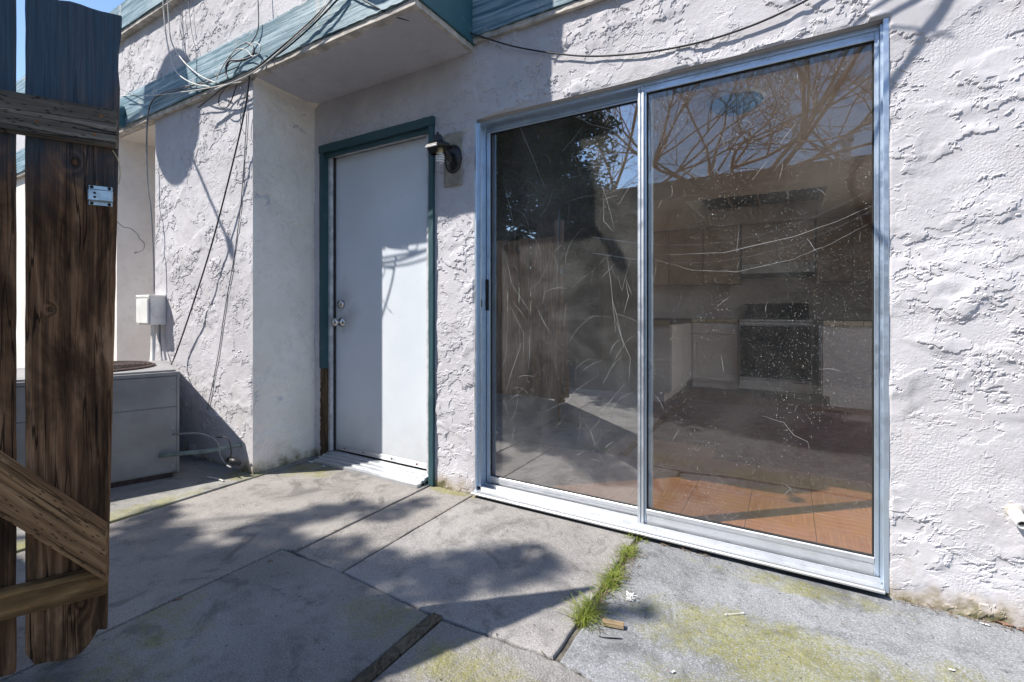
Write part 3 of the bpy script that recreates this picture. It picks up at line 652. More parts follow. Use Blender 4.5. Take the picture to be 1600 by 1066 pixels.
# ================================================================ KITCHEN seen through the glass
def struct(name, a, b_, mat, label): return tag(box(name, a, b_, mat), label, None, kind='structure')
FZ = 0.012
kf = struct('kitchen_floor', (-3.0, 0.152, -0.04), (1.0, 5.0, FZ), 'floorbase', 'parquet floor inside the glass door')
tag(MB().box((2.9, 0.5, -0.05), (3.05, 7.5, 3.2)).build('bounce_wall', 'ebox'), 'pale unseen wall added to bounce sunlight into the kitchen', 'wall')  # unseen wall, added to throw sunlight into the kitchen
struct('kitchen_wall', (-3.1, 5.0, -0.04), (1.1, 5.1, 2.5), 'iwall', 'back wall of the kitchen')
kw_ = MB().box((1.0, 0.152, -0.04), (1.1, 0.35, 2.5)).box((1.0, 3.75, -0.04), (1.1, 5.0, 2.5)).box((1.0, 0.35, -0.04), (1.1, 3.75, 0.12)).box((1.0, 0.35, 2.40), (1.1, 3.75, 2.5)).build('kitchen_wall', 'iwall')  # wide opening out of view, added to brighten the kitchen
tag(kw_, 'right wall of the kitchen with a wide unseen opening added to let daylight in', None, kind='structure')
kl_ = MB().box((-3.1, 0.15, -0.04), (-3.0, 2.4, 2.5)).box((-3.1, 4.7, -0.04), (-3.0, 5.0, 2.5)).box((-3.1, 2.4, -0.04), (-3.0, 4.7, 0.85)).box((-3.1, 2.4, 2.1), (-3.0, 4.7, 2.5)).build('kitchen_wall', 'iwall')  # hidden opening, added to let more sun reach the kitchen
tag(kl_, 'left wall of the kitchen with an unseen opening added to let sun in', None, kind='structure')
MB().box((-3.0, 0.15, 2.115), (SX0, 0.16, 2.45)).build('kitchen_wall', 'iwall')['kind'] = 'structure'
struct('kitchen_ceiling', (-3.1, 0.15, 2.45), (1.1, 5.1, 2.55), 'ceil', 'pale ceiling inside')
dc = MB()
for (x0, x1, y0, y1) in ((-3.0, -0.92, 2.7, 5.0), (0.29, 1.0, 2.7, 5.0), (-0.92, 0.29, 2.7, 2.92), (-0.92, 0.29, 4.55, 5.0)): dc.box((x0, y0, 2.12), (x1, y1, 2.20))
dc.box((-3.0, 2.68, 2.12), (1.0, 2.70, 2.45)); dc.box((-0.92, 2.92, 2.36), (0.29, 4.55, 2.40))
for a, c in (((-0.94, 2.92, 2.2), (-0.92, 4.55, 2.36)), ((0.29, 2.92, 2.2), (0.31, 4.55, 2.36)), ((-0.92, 2.90, 2.2), (0.29, 2.92, 2.36)), ((-0.92, 4.55, 2.2), (0.29, 4.57, 2.36))): dc.box(a, c)
tag(dc.build('kitchen_ceiling', 'ceil'), 'dropped kitchen ceiling with a recessed light well', None, kind='structure')
lw_ = thing('ceiling_light_panel', 'unlit recessed light panel in the dropped kitchen ceiling', 'light', (0, 0, 2.3))
box('frame', (-0.915, 2.925, 0.03), (0.285, 4.545, 0.055), 'well', lw_)
for i in range(1, 4): box('divider', (-0.92+0.30*i, 2.925, -0.02), (-0.905+0.30*i, 4.545, 0.028), 'cabup', lw_)
cl = thing('dark_backdrop', 'tall dark box added inside to darken the view through the scratched pane', 'dark_backdrop', (-2.06, 1.6, FZ))  # added dark box that keeps the view behind the scratched pane dark
box('body', (-0.93, -0.6, 0.0), (0.94, 0.6, 2.43), 'backdrop', cl, 0.003)
for i in range(4): box('backdrop_panel', (-0.92+0.465*i, -0.622, 0.06), (-0.465+0.465*i, -0.601, 2.38), 'backdrop', cl, 0.004)
# parquet blocks: strips in squares that turn by a right angle
sm = bpy.data.meshes.new('parquet_strip'); t_ = MB().box((-0.1393, -0.02285, 0), (0.1393, 0.02285, 0.008), 0.0005)
sm.from_pydata([tuple(q) for q in t_.v], [], t_.f); sm.materials.append(MT['parquet'])
cnt = 0
for j in range(7):
    for i in range(12):
        cx = -2.0+0.28*i; cy = 0.30+0.28*j
        for k in range(6):
            off = -0.1155+0.0462*k
            if cx > 0.95 or cx < -2.0 or cnt >= 300: continue
            if cy > 1.35 and False: continue
            o = bpy.data.objects.new('parquet_strip', sm); link(o, kf); cnt += 1
            if (i+j) % 2: o.location = (cx, cy+off, FZ)
            else: o.location = (cx+off, cy, FZ); o.rotation_euler = (0, 0, R(90))
# cabinets
def base_cab(label, x0, x1, y0, y1, front, n, panel_end=None):
    c = thing('kitchen_cabinet', label, 'cabinet', (0, 0, FZ))
    fx = {'x+': (0.06, 0), 'y-': (0, 0.06)}
    kx1 = x1-(0.06 if front == 'x+' else 0); kx0 = x0+(0.06 if front == 'x-' else 0); ky0 = y0+(0.06 if front == 'y-' else 0)
    MB().box((x0, y0, 0.10), (x1, y1, 0.845)).box((kx0, ky0, 0.0), (kx1, y1, 0.10)).build('carcass', 'cab', c)
    ct = MB().box((x0-0.02 if front != 'y-' else x0, y0-0.025, 0.846), (x1+(0.025 if front == 'x+' else 0), y1, 0.882)).build('countertop', 'grout', c)
    L = x1-x0; k = max(1, int(L/0.155)); 
    for i in range(k):
        a = x0+L*i/k+0.003; box('tile', (a, y0-0.034, 0.842), (a+L/k-0.006, y0-0.026, 0.889), 'tile', ct, 0.002)
    kk = max(1, int((y1-y0)/0.155))
    for i in range(n):
        if front == 'y-':
            a = x0+(x1-x0)*i/n; d = box('cabinet_door', (a+0.01, y0-0.018, 0.12), (a+(x1-x0)/n-0.01, y0-0.002, 0.68), 'cab', c, 0.003)
            box('drawer_front', (a+0.01, y0-0.018, 0.70), (a+(x1-x0)/n-0.01, y0-0.002, 0.835), 'cab', c, 0.003)
            box('panel', (a+0.06, y0-0.022, 0.17), (a+(x1-x0)/n-0.06, y0-0.0185, 0.63), 'cab', d, 0.002)
        else:
            fxx = x1 if front == 'x+' else x0; sg = 1 if front == 'x+' else -1
            a = y0+(y1-y0)*i/n; xs = sorted((fxx+sg*0.002, fxx+sg*0.018))
            box('cabinet_door', (xs[0], a+0.01, 0.12), (xs[1], a+(y1-y0)/n-0.01, 0.68), 'cab', c, 0.003)
            box('drawer_front', (xs[0], a+0.01, 0.70), (xs[1], a+(y1-y0)/n-0.01, 0.835), 'cab', c, 0.003)
    return c
base_cab('pale base cabinet run ending in a plain panel, left of the stove', -1.85, -1.12, 3.15, 5.0, 'x+', 3)
base_cab('pale base cabinet between the corner and the stove', -1.10, -0.55, 4.36, 5.0, 'y-', 1)
base_cab('pale base cabinet with a plain end panel, right of the stove', 0.30, 0.98, 3.80, 5.0, 'x-', 2)
def upper(label, x0, x1, y0, z0, z1, n):
    c = thing('wall_cabinet', label, 'cabinet', (0, 0, 0))
    box('carcass', (x0, y0, z0), (x1, 5.0, z1), 'cabup', c)
    for i in range(n):
        a = x0+(x1-x0)*i/n; d = box('cabinet_door', (a+0.008, y0-0.018, z0+0.01), (a+(x1-x0)/n-0.008, y0-0.002, z1-0.01), 'cabup', c, 0.003)
upper('brown wall cabinet above the counter left of the range hood', -1.9, -0.56, 4.66, 1.36, 2.118, 3)
upper('short brown wall cabinet over the range hood', -0.54, 0.26, 4.66, 1.60, 2.118, 2)
upper('brown wall cabinet above the counter right of the range hood', 0.28, 0.98, 4.66, 1.36, 2.118, 2)
hd = thing('range_hood', 'pale range hood with a dark lower edge above the stove', 'hood', (0, 0, 1.44))
v = [(-0.53, 4.46, 0.03), (0.25, 4.46, 0.03), (0.25, 5.0, 0.03), (-0.53, 5.0, 0.03), (-0.53, 4.60, 0.158), (0.25, 4.60, 0.158), (0.25, 5.0, 0.158), (-0.53, 5.0, 0.158)]
mesh('canopy', v, [(0, 1, 5, 4), (1, 2, 6, 5), (2, 3, 7, 6), (3, 0, 4, 7), (4, 5, 6, 7), (3, 2, 1, 0)], 'enamel', hd)
box('grille', (-0.53, 4.455, 0.0), (0.25, 5.0, 0.029), 'gasket', hd)
st = thing('kitchen_stove', 'white kitchen stove with black oven door and control panel', 'stove', (-0.155, 4.26, FZ))
box('body', (-0.38, 0.02, 0.04), (0.38, 0.72, 0.87), 'enamel', st, 0.004)
box('oven_door', (-0.365, -0.015, 0.20), (0.365, 0.019, 0.815), 'ovenglass', st, 0.004)
od = st.children[-1] if st.children else None
MB().tube([(-0.31, -0.05, 0.835), (0.31, -0.05, 0.835)], 0.011, 8, False).box((-0.31, -0.05, 0.828), (-0.29, 0.019, 0.842)).box((0.29, -0.05, 0.828), (0.31, 0.019, 0.842)).build('handle', 'enamel', st)
box('drawer', (-0.375, -0.005, 0.045), (0.375, 0.019, 0.19), 'enamel', st, 0.004)
box('cooktop', (-0.38, -0.005, 0.8705), (0.38, 0.66, 0.888), 'enamel', st, 0.004)
cp = box('control_panel', (-0.36, 0.62, 0.889), (0.36, 0.72, 1.09), 'ovenglass', st, 0.01)
for i in range(4): MB().lathe([(0.02, 0), (0.02, 0.016), (0.012, 0.02)], 14, Matrix.Translation((-0.28+0.11*i+(0.23 if i > 1 else 0), 0.619, 1.0)) @ ry).build('knob', 'gasket', cp)
for bx_, by_ in ((-0.2, 0.16), (0.2, 0.16), (-0.2, 0.45), (0.2, 0.45)): MB().lathe([(0.085, 0), (0.085, 0.012), (0.05, 0.014)], 20, Matrix.Translation((bx_, by_, 0.8885))).build('burner', 'gasket', st)
dl = thing('ceiling_lamp', 'round ceiling lamp inside, painted with reflected sky blue, behind the top of the dusty pane', 'lamp', (-0.315, 1.39, 2.45))
MB().lathe([(0.175, -0.03), (0.18, 0.0)], 32).build('rim', 'enamel', dl, True)
MB().lathe([(0.03, -0.095), (0.09, -0.085), (0.14, -0.06), (0.168, -0.031)], 32).build('shade', 'domel', dl, True)

# ================================================================ GATE
GX = Vector((-0.43, -0.90)).normalized(); GA = math.atan2(GX.y, GX.x)
gate = thing('wooden_gate', 'weathered dark wooden plank gate standing open in the foreground', 'gate', (-1.767, -1.53, 0), GA); gate.rotation_euler = (0, 0, GA)
GM = Matrix.Translation((-1.767, -1.53, 0)) @ gate.rotation_euler.to_matrix().to_4x4() @ Matrix.Translation((0.006, 0, 0))
def plank(name, x0, x1, z0, z1, t, mat, parent, seed, amp=0.003, bottom=None, y0=-0.019, notch=(), taper=0.0):
    rnd = random.Random(seed); L = []; Rr = []; n = 34
    for i in range(n+1):
        z = z0+(z1-z0)*i/n; jl = rnd.uniform(-amp, amp); jr = rnd.uniform(-amp, amp)
        for (side, zz, dp, hw) in notch:
            if side == 'L': jl += dp*max(0, 1-abs(z-zz)/hw)
            else: jr -= dp*max(0, 1-abs(z-zz)/hw)
        L.append((x0+taper*i/n+jl, z)); Rr.append((x1+jr, z))
    top = [(x0+taper+(x1-x0-taper)*k/9, z1+rnd.uniform(-0.004, 0.003)+0.02*(k/9)*0.0) for k in range(1, 9)]
    bot = bottom or [(x0+(x1-x0)*k/9, z0+rnd.uniform(-0.004, 0.004)) for k in range(1, 9)]
    poly = L+top+Rr[::-1]+bot[::-1]
    m = MB().prism([(p[0], p[1]) for p in poly], 0, t, 0.0025)
    m.v = [Vector((q.x, y0+q.z, q.y)) for q in m.v]; m.f = [f[::-1] for f in m.f]
    return m.build(name, mat, parent)
bt = [(-0.002+0.174*k/9, (0.055, 0.02, 0.0, -0.008, -0.006, 0.0, 0.004, 0.006)[k-1]) for k in range(1, 9)]
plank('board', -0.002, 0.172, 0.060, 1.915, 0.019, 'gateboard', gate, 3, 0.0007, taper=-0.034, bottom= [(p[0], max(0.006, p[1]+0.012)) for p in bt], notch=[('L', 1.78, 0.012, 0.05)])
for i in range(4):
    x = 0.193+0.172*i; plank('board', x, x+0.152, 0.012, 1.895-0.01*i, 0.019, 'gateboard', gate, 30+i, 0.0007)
def rail(name, x0, x1, z0, z1, mat, y0=0.001, y1=0.039, rot=None, bev=0.003):
    m = MB().box((x0, y0, z0), (x1, y1, z1), bev); o = m.build(name, mat, gate); return o
rail('rail', -0.029, 0.86, 1.505, 1.612, 'gaterail')
rail('rail', -0.008, 0.86, 0.182, 0.262, 'gatelow', bev=0.010)
bl = 0.98; ang = math.atan2(0.24, 0.212)
m = MB().prism([(0.0, -0.052), (0.0, 0.052), (0.95, 0.052), (0.95, -0.052)], 0, 0.038, 0.003)
m.v = [Vector((q.x, q.z, q.y)) for q in m.v]; m.f = [f[::-1] for f in m.f]
# free end cut upright
for q in m.v:
    if q.x < 0.1: q.x += (q.z)*math.tan(ang)*1.0
br = m.build('brace', 'gatebrace', gate); br.location = (-0.010, 0.0395, 0.315); br.rotation_euler = (0, -ang, 0); br.scale = (1, 1, 1)
lt = MB().box((-0.016, 0.0005, 1.330), (0.038, 0.0025, 1.388), 0.0006).box((-0.018, 0.0026, 1.341), (0.040, 0.014, 1.376), 0.003).build('latch_plate', 'zinc', gate)
for (x, z) in ((-0.009, 1.383), (0.031, 1.383), (-0.009, 1.335), (0.031, 1.335)):
    MB().lathe([(0.0045, 0), (0.0045, 0.0018), (0.002, 0.003)], 10, Matrix.Translation((x, 0.0025, z)) @ Matrix.Rotation(R(-90), 4, 'X')).build('screw', 'gasket', lt)
for z in (1.364, 1.352): MB().lathe([(0.0035, 0), (0.0035, 0.0006)], 10, Matrix.Translation((0.023, 0.0140, z)) @ Matrix.Rotation(R(-90), 4, 'X')).build('slot_hole', 'gasket', lt)
for (x, z) in ((0.005, 1.585), (0.14, 1.54), (0.02, 1.53), (0.22, 1.56), (0.31, 1.59), (0.03, 0.235), (0.15, 0.205), (0.23, 0.225)):
    MB().lathe([(0.004, 0), (0.0042, 0.0012), (0.002, 0.002)], 9, Matrix.Translation((x, 0.0388, z)) @ Matrix.Rotation(R(-90), 4, 'X')).build('nail', 'rust', gate)
post = MB().box((-0.05, -0.05, -0.05), (0.05, 0.05, 2.0), 0.005).build('gate_post', 'fence'); post.location = (-2.19, -2.42, 0); post.rotation_euler = (0, 0, GA)
tag(post, 'square wooden post carrying the open plank gate', 'post')
# board fence running left from the gate post (seen reflected in the scratched pane)
fen = thing('board_fence', 'tall brown board fence reflected in the scratched pane', 'fence', (-2.26, -2.47, 0))
for i in range(22):
    x = -0.155*(i+1); plank('board', x+0.006, x+0.150, 0.02, 1.84+random.uniform(-0.015, 0.015), 0.018, 'fence', fen, 60+i, 0.002, y0=0.0)
for z in (0.35, 1.55): box('rail', (-3.42, -0.042, z), (0.0, -0.001, z+0.09), 'fence', fen, 0.003)

# ================================================================ AIR CONDITIONER
ac = thing('air_conditioner', 'dull grey boxy air conditioner standing beside the stucco wall', 'air conditioner', (-3.205, -0.685, 0.006), R(-20))
b = MB().box((-0.74, -0.78, 0.03), (-0.004, -0.004, 0.615), 0.004).build('cabinet', 'acm', ac)
MB().box((-0.0035, -0.77, 0.04), (0.001, -0.012, 0.425), 0.0015).build('side_panel', 'acm', ac)
MB().box((-0.0035, -0.77, 0.430), (0.001, -0.012, 0.612), 0.0015).build('side_panel', 'acm', ac)
MB().box((-0.014, -0.012, 0.028), (0.003, 0.002, 0.622), 0.002).build('corner_post', 'acm', ac)
MB().box((-0.75, -0.79, 0.616), (0.006, 0.004, 0.638), 0.004).box((-0.73, -0.77, 0.638), (-0.014, -0.016, 0.650), 0.005).build('lid', 'acm', ac)
gr = MB().lathe([(0.29, 0.651), (0.295, 0.658), (0.285, 0.663), (0.05, 0.668)], 36, Matrix.Translation((-0.37, -0.39, 0)))
for k in range(9): r_ = 0.06+0.026*k; gr.tube([(-0.37+r_*math.cos(a*math.pi/10), -0.39+r_*math.sin(a*math.pi/10), 0.668) for a in range(21)], 0.003, 5, False)
gr.build('fan_grille', 'acd', ac)
for x in (-0.72, -0.05):
    box('foot', (x, -0.77, 0.0), (x+0.04, -0.03, 0.0295), 'acd', ac)
for (y, z) in ((-0.03, 0.55), (-0.03, 0.30), (-0.03, 0.07)): MB().lathe([(0.005, 0), (0.004, 0.003)], 8, Matrix.Translation((0.0012, y, z)) @ Matrix.Rotation(R(90), 4, 'Y')).build('screw', 'zinc', ac)
pl = thing('refrigerant_lines', 'insulated pipe and white hose running from the air conditioner into the wall', 'pipes', (-3.0, -0.5, 0.006))
def loc(p, o): return [Vector(q)-Vector(o) for q in p]
O = (-3.0, -0.5, 0.006)
MB().tube(loc([(-3.215, -0.78, 0.155), (-3.13, -0.70, 0.16), (-3.02, -0.60, 0.168), (-2.97, -0.44, 0.172)], O), 0.013, 9).build('insulated_pipe', 'insul', pl, True)
MB().tube(loc([(-3.20, -0.72, 0.27), (-3.09, -0.62, 0.265), (-3.00, -0.57, 0.215), (-2.99, -0.56, 0.14), (-2.94, -0.55, 0.085), (-2.88, -0.55, 0.075)], O), 0.0055, 8).build('hose', 'cgry', pl, True)
MB().tube(loc([(-3.02, -0.56, 0.24), (-2.96, -0.53, 0.235), (-2.92, -0.53, 0.17), (-2.93, -0.53, 0.10)], O), 0.004, 7).build('wire', 'cblk', pl, True)
MB().tube(loc([(-2.96, -0.52, 0.105), (-2.90, -0.52, 0.10), (-2.87, -0.50, 0.085)], O), [0.016, 0.02, 0.012], 8).build('sealant', 'cblk', pl, True)
MB().tube(loc([(-3.01, -0.62, 0.016), (-2.93, -0.60, 0.012), (-2.87, -0.60, 0.012)], O), 0.005, 7).build('hose', 'cwht', pl, True)

# ================================================================ ELECTRICAL BOX on the wall corner
eb = thing('electrical_box', 'white electrical disconnect box at the edge of the stucco wall above the air conditioner', 'electrical box', (-4.03, -0.49, 0.91))
box('body', (-0.10, -0.050, 0.0), (0.10, 0.048, 0.205), 'ebox', eb, 0.004)
lid = box('lid', (-0.106, -0.060, 0.198), (0.106, 0.046, 0.216), 'ebox', eb, 0.003)
box('cover', (-0.09, -0.064, 0.012), (0.088, -0.0505, 0.190), 'ebox', eb, 0.004)
MB().lathe([(0.045, 0), (0.045, 0.002), (0.04, 0.003)], 24, Matrix.Translation((0.1005, 0.0, 0.10)) @ Matrix.Rotation(R(90), 4, 'Y')).build('knockout', 'ebox', eb)
MB().tube([(0.02, 0.0, 0.0), (0.02, 0.0, -0.10), (0.06, -0.02, -0.22), (0.13, -0.06, -0.34)], 0.015, 10).build('conduit', 'ebox', eb, True)
MB().tube([(0.07, 0.02, 0.0), (0.07, 0.02, -0.10), (0.14, 0.0, -0.22), (0.27, -0.05, -0.34)], 0.007, 8).build('wire', 'cgry', eb, True)

# ================================================================ WALL LAMP
lamp = thing('wall_lamp', 'broken black wall lantern with bare spiral bulb on a bare patch beside the door', 'lamp', (-1.632, 0.0, 1.87)); lamp.scale = (1.12, 1.12, 1.12)
MB().box((-0.060, -0.0125, -0.135), (0.052, 0.0, 0.130), 0.002).build('mounting_board', 'board', lamp)
m = Matrix.Translation((0.005, -0.0128, -0.005)) @ Matrix.Diagonal((1, 1, 1.35, 1)) @ ry
MB().lathe([(0.052, 0), (0.053, 0.006), (0.046, 0.014), (0.030, 0.024), (0.016, 0.030)], 28, m).build('back_plate', 'black', lamp, True)
MB().tube([(0.004, -0.030, -0.01), (0.002, -0.060, 0.005), (0.0, -0.085, 0.035), (0.0, -0.105, 0.052)], [0.020, 0.016, 0.014, 0.014], 10).build('arm', 'black', lamp, True)
hm = Matrix.Translation((0.0, -0.118, 0.0)) @ Matrix.Rotation(R(8), 4, 'X')
hood = MB().lathe([(0.066, 0.022), (0.068, 0.027), (0.062, 0.034), (0.030, 0.050), (0.027, 0.058), (0.026, 0.068), (0.018, 0.080), (0.007, 0.085), (0.006, 0.094), (0.002, 0.096)], 6, hm).build('hood', 'black', lamp)
for k in (2, 3, 4):
    a0, a1 = R(60*k), R(60*(k+1)); r_ = 0.063
    v = [hm @ Vector((r_*math.cos(a0), r_*math.sin(a0), 0.021)), hm @ Vector((r_*math.cos(a1), r_*math.sin(a1), 0.021)), hm @ Vector((0.050*math.cos(a1), 0.050*math.sin(a1), -0.006)), hm @ Vector((0.050*math.cos(a0), 0.050*math.sin(a0), -0.012))]
    inn = [q+(hm @ Vector((0, 0, 0))-q)*0.05 for q in v]
    mesh('side_shard', v+inn, [(0, 1, 2, 3), (7, 6, 5, 4), (0, 4, 5, 1), (1, 5, 6, 2), (2, 6, 7, 3), (3, 7, 4, 0)], 'black', lamp)
MB().tube([hm @ Vector((0.066*math.cos(R(60*k)), 0.066*math.sin(R(60*k)), 0.022)) for k in range(3, 6)], 0.004, 6, False).build('bright_rim', 'white', lamp)
MB().lathe([(0.017, -0.004), (0.019, 0.0), (0.019, 0.022)], 18, hm).build('socket', 'beige', lamp, True)
sp = [hm @ Vector(((0.016+0.003*math.sin(i*0.12))*math.cos(i*0.5), 0.017*math.sin(i*0.5), -0.010-0.00085*i)) for i in range(44)]
bl_ = MB().tube(sp, 0.0048, 7, True, 2).lathe([(0.014, -0.010), (0.016, -0.004)], 14, hm).build('bulb', 'bulb', lamp, True)

# ================================================================ HOSE BIB
hb = thing('pipe_stub', 'short white pipe stub sticking out of the stucco near the ground', 'pipe', (0.622, 0.0, 0.37))
m = Matrix.Rotation(R(90+14), 4, 'X') @ Matrix.Identity(4)
MB().lathe([(0.0105, 0.055), (0.0105, 0.070), (0.016, 0.071), (0.0165, 0.040), (0.0175, 0.038), (0.0175, 0.0), (0.016, -0.03)], 22, m).build('pipe', 'pvc', hb, True)
MB().lathe([(0.0103, 0.054), (0.0103, 0.0555)], 16, m).build('bore', 'gasket', hb)
MB().lathe([(0.027, -0.004), (0.024, 0.004), (0.018, 0.008)], 14, m).build('collar', 'lip', hb, True)

# ================================================================ CABLES
def cable(label, pts, r, mat, group='cables strung over the house wall', name='cable', n=6):
    P = [Vector(p) for p in pts]; o = P[0].copy()
    c = MB().tube([p-o for p in P], r, n, True, 7).build(name, mat, None, True); c.location = o
    return tag(c, label, 'cable', group)
yb = YF-0.055
def on(y, *pp): return [atY(px, py, y) for px, py in pp]
cable('black cable hanging from the fascia corner down to the air conditioner', on(yb, (390, 118), (382, 175), (360, 270), (330, 385), (300, 480), (272, 560))+[Vector((-3.42, -0.66, 0.64))], 0.0048, 'cblk')
cable('thin dark wire running down the lit stucco beside the hanging cable', on(YF-0.006, (386, 172), (378, 300), (366, 400), (352, 480), (340, 560), (324, 640)), 0.0028, 'cgry')
cable('black and white cable dropping from the fascia to the electrical box', on(yb, (330, 128), (270, 140), (243, 152), (232, 175), (229, 230), (231, 290), (236, 330), (240, 400), (241, 458)), 0.005, 'cgry')
cable('pale cable looping down from the eave, outer of the two', on(yb-0.02, (254, -30), (256, 20), (262, 70), (274, 110), (300, 130), (330, 136)), 0.0045, 'cwht')
cable('pale cable looping down from the eave, inner of the two', on(yb-0.01, (261, -30), (263, 20), (268, 65), (286, 95), (312, 118), (338, 130)), 0.0045, 'cwht')
cable('thin wire hanging down the upper stucco, nearest the pale loops', on(YF-0.02, (283, -30), (287, 60), (292, 92), (302, 125)), 0.0022, 'cgry')
cable('thin wire hanging down the upper stucco between two others', on(YF-0.02, (293, -30), (298, 40), (307, 85), (312, 128)), 0.0022, 'cgry')
cable('thick black cable of the bundle climbing along the fascia', on(yb-0.012, (310, 168), (345, 140), (388, 116), (430, 82), (470, 48), (505, 14), (540, -25)), 0.0055, 'cblk')
cable('white cable of the bundle climbing along the fascia', on(yb-0.022, (336, 140), (385, 119), (420, 95), (462, 58), (500, 22), (530, -20)), 0.0040, 'cwht')
cable('second black cable of the bundle climbing along the fascia', on(yb-0.004, (350, 135), (392, 112), (428, 90), (466, 60), (508, 20), (545, -20)), 0.0045, 'cblk')
cable('long pale wire stretched across the shaded end of the fascia', on(yb-0.02, (190, 150), (240, 149), (300, 142), (350, 133), (378, 128)), 0.0035, 'cwht')
cable('black wire crossing the shaded end of the fascia', on(yb-0.01, (232, 172), (245, 152), (290, 138), (335, 120), (372, 104)), 0.0035, 'cblk')
cable('short dark cable running behind the gate to the fascia end', on(yb-0.03, (170, 128), (195, 142), (224, 156)), 0.004, 'cgry')
cable('dark wire dropping from above to the tangle on the fascia', on(yb, (402, -30), (404, 30), (402, 50), (396, 62), (388, 72)), 0.0035, 'cgry')
cable('grey coil of the cable tangle on the fascia', on(yb-0.015, (388, 72), (372, 82), (356, 96), (352, 108), (362, 98), (384, 94), (396, 80), (392, 68), (378, 70), (362, 84), (352, 112)), 0.0032, 'cgry')
cable('black coil of the cable tangle on the fascia', on(yb-0.02, (384, 66), (396, 74), (394, 88), (376, 94), (358, 96), (353, 112), (356, 122)), 0.0050, 'cblk')
cable('pale coil of the cable tangle on the fascia', on(yb-0.025, (398, 66), (407, 72), (404, 84), (394, 88), (384, 78), (366, 80), (348, 104), (338, 124)), 0.0030, 'cwht')
cable('loop of black cable hanging below the fascia corner', on(yb+0.012, (372, 128), (352, 138), (342, 154), (344, 166), (354, 168), (362, 156), (370, 132)), 0.0032, 'cblk')
cable('thin loose wire hanging below the fascia corner', on(yb+0.015, (374, 134), (382, 150), (377, 172), (376, 195), (384, 212), (391, 220)), 0.0024, 'cgry')
cable('black cable sagging across the wall above the sliding door', [atY(520, -30, yb-0.02), atY(600, 15, yb-0.01)+Vector((0, 0.05, 0)), atY(690, 40, -0.20), atY(735, 52, -0.05), atY(800, 72, -0.022), atY(870, 84, -0.016), atY(930, 88, -0.015), atY(1010, 82, -0.015), atY(1090, 67, -0.015), atY(1170, 42, -0.016), atY(1250, 6, -0.02), atY(1300, -25, -0.02)], 0.0042, 'cblk')
cable('yellow green twine caught on the gate rail', [Vector(GM @ Vector((-0.022, 0.006, 1.50))), Vector(GM @ Vector((-0.036, 0.004, 1.47))), Vector(GM @ Vector((-0.040, 0.002, 1.43))), Vector(GM @ Vector((-0.036, 0.0, 1.40)))], 0.0016, 'beige', 'twine', 'twine')
cable('bent bare wire sticking out past the gate edge', [GM @ Vector(q) for q in ((-0.030, -0.02, 1.290), (-0.045, -0.022, 1.275), (-0.062, -0.022, 1.272), (-0.080, -0.024, 1.255), (-0.084, -0.024, 1.243), (-0.095, -0.026, 1.230), (-0.094, -0.026, 1.210), (-0.080, -0.026, 1.200), (-0.072, -0.026, 1.196), (-0.076, -0.026, 1.202))], 0.0013, 'wire', 'loose wire', 'wire')
# overhead service cables: only their shadows reach the wall by the slider
for lab, a, c_, s0, s1, r_ in (('thick overhead service cable above the slider corner', (1500, -15), (1380, 146), 0.75, 0.95, 0.0085), ('thinner overhead service cable above the slider corner', (1460, -10), (1350, 58), 0.70, 0.85, 0.0055), ('thin overhead service cable nearest the slider head', (1415, -10), (1370, 22), 0.70, 0.80, 0.004)):
    A = atY(*a, 0)-LD*s0; B = atY(*c_, 0)-LD*s1; D = (B-A)
    cable(lab, [A-D*0.8+Vector((0, 0.0, 0.1)), A, (A+B)/2-Vector((0, 0, 0.004)), B, B+D*0.7, B+D*1.6+Vector((0, -0.3, 0.5))], r_, 'cblk', 'overhead service cables')
# sagging wires in the yard, seen reflected in the dusty pane
for lab, dz in (('upper pale wire sagging across the yard, reflected in the dusty pane', 0.0), ('lower pale wire sagging across the yard, reflected in the dusty pane', -0.28)):
    cable(lab, [Vector((-3.0, -5.6, 2.30+dz)), Vector((-1.6, -5.6, 2.05+dz)), Vector((-0.5, -5.5, 2.08+dz)), Vector((0.6, -5.4, 2.42+dz)), Vector((2.2, -5.2, 3.3+dz))], 0.008, 'cwht', 'wires in the yard')
jb = thing('junction_box', 'small teal painted flood lamp at the gate end of the fascia', 'lamp', (-4.55, YF-0.042, 2.56))
MB().lathe([(0.07, 0), (0.07, 0.03), (0.05, 0.05), (0.05, 0.09), (0.065, 0.12), (0.065, 0.15), (0.05, 0.152)], 20, ry).build('housing', 'tealy', jb, True)
box('bracket', (0.02, -0.10, -0.11), (0.06, 0.0, -0.02), 'tealy', jb, 0.004)
MB().lathe([(0.03, -0.15), (0.036, -0.12), (0.02, -0.06)], 14, Matrix.Translation((0.0, -0.06, 0.0))).build('lens', 'white', jb, True)

# ================================================================ SMALL THINGS ON THE GROUND
rnd = random.Random(5)
gv = []; gf = []
def blade(bx_, by_, h, lean, az, wd):
    o = len(gv); d = Vector((math.cos(az), math.sin(az), 0)); sd_ = Vector((-d.y, d.x, 0))
    for k in range(4):
        u = k/3; p = Vector((bx_, by_, -0.01))+d*(lean*u*u*h)+Vector((0, 0, h*u*(1-0.35*lean*u*u)))
        wv = wd*(1-u**1.6)+0.0002; gv.append(p-sd_*wv); gv.append(p+sd_*wv)
    for k in range(3): gf.append((o+2*k, o+2*k+1, o+2*k+3, o+2*k+2))
for i in range(1500):
    u = rnd.random(); y = -0.13-0.58*u
    dens = max(0, math.sin(u*15+0.6))**0.7
    if rnd.random() > 0.22+0.78*dens: continue
    x = -0.580-0.004*math.sin(u*9)+rnd.gauss(0, 0.011)
    blade(x, y, rnd.uniform(0.02, 0.062)*(0.75+0.5*u), rnd.uniform(0.3, 1.9), rnd.uniform(0, 6.283), rnd.uniform(0.0009, 0.0018))
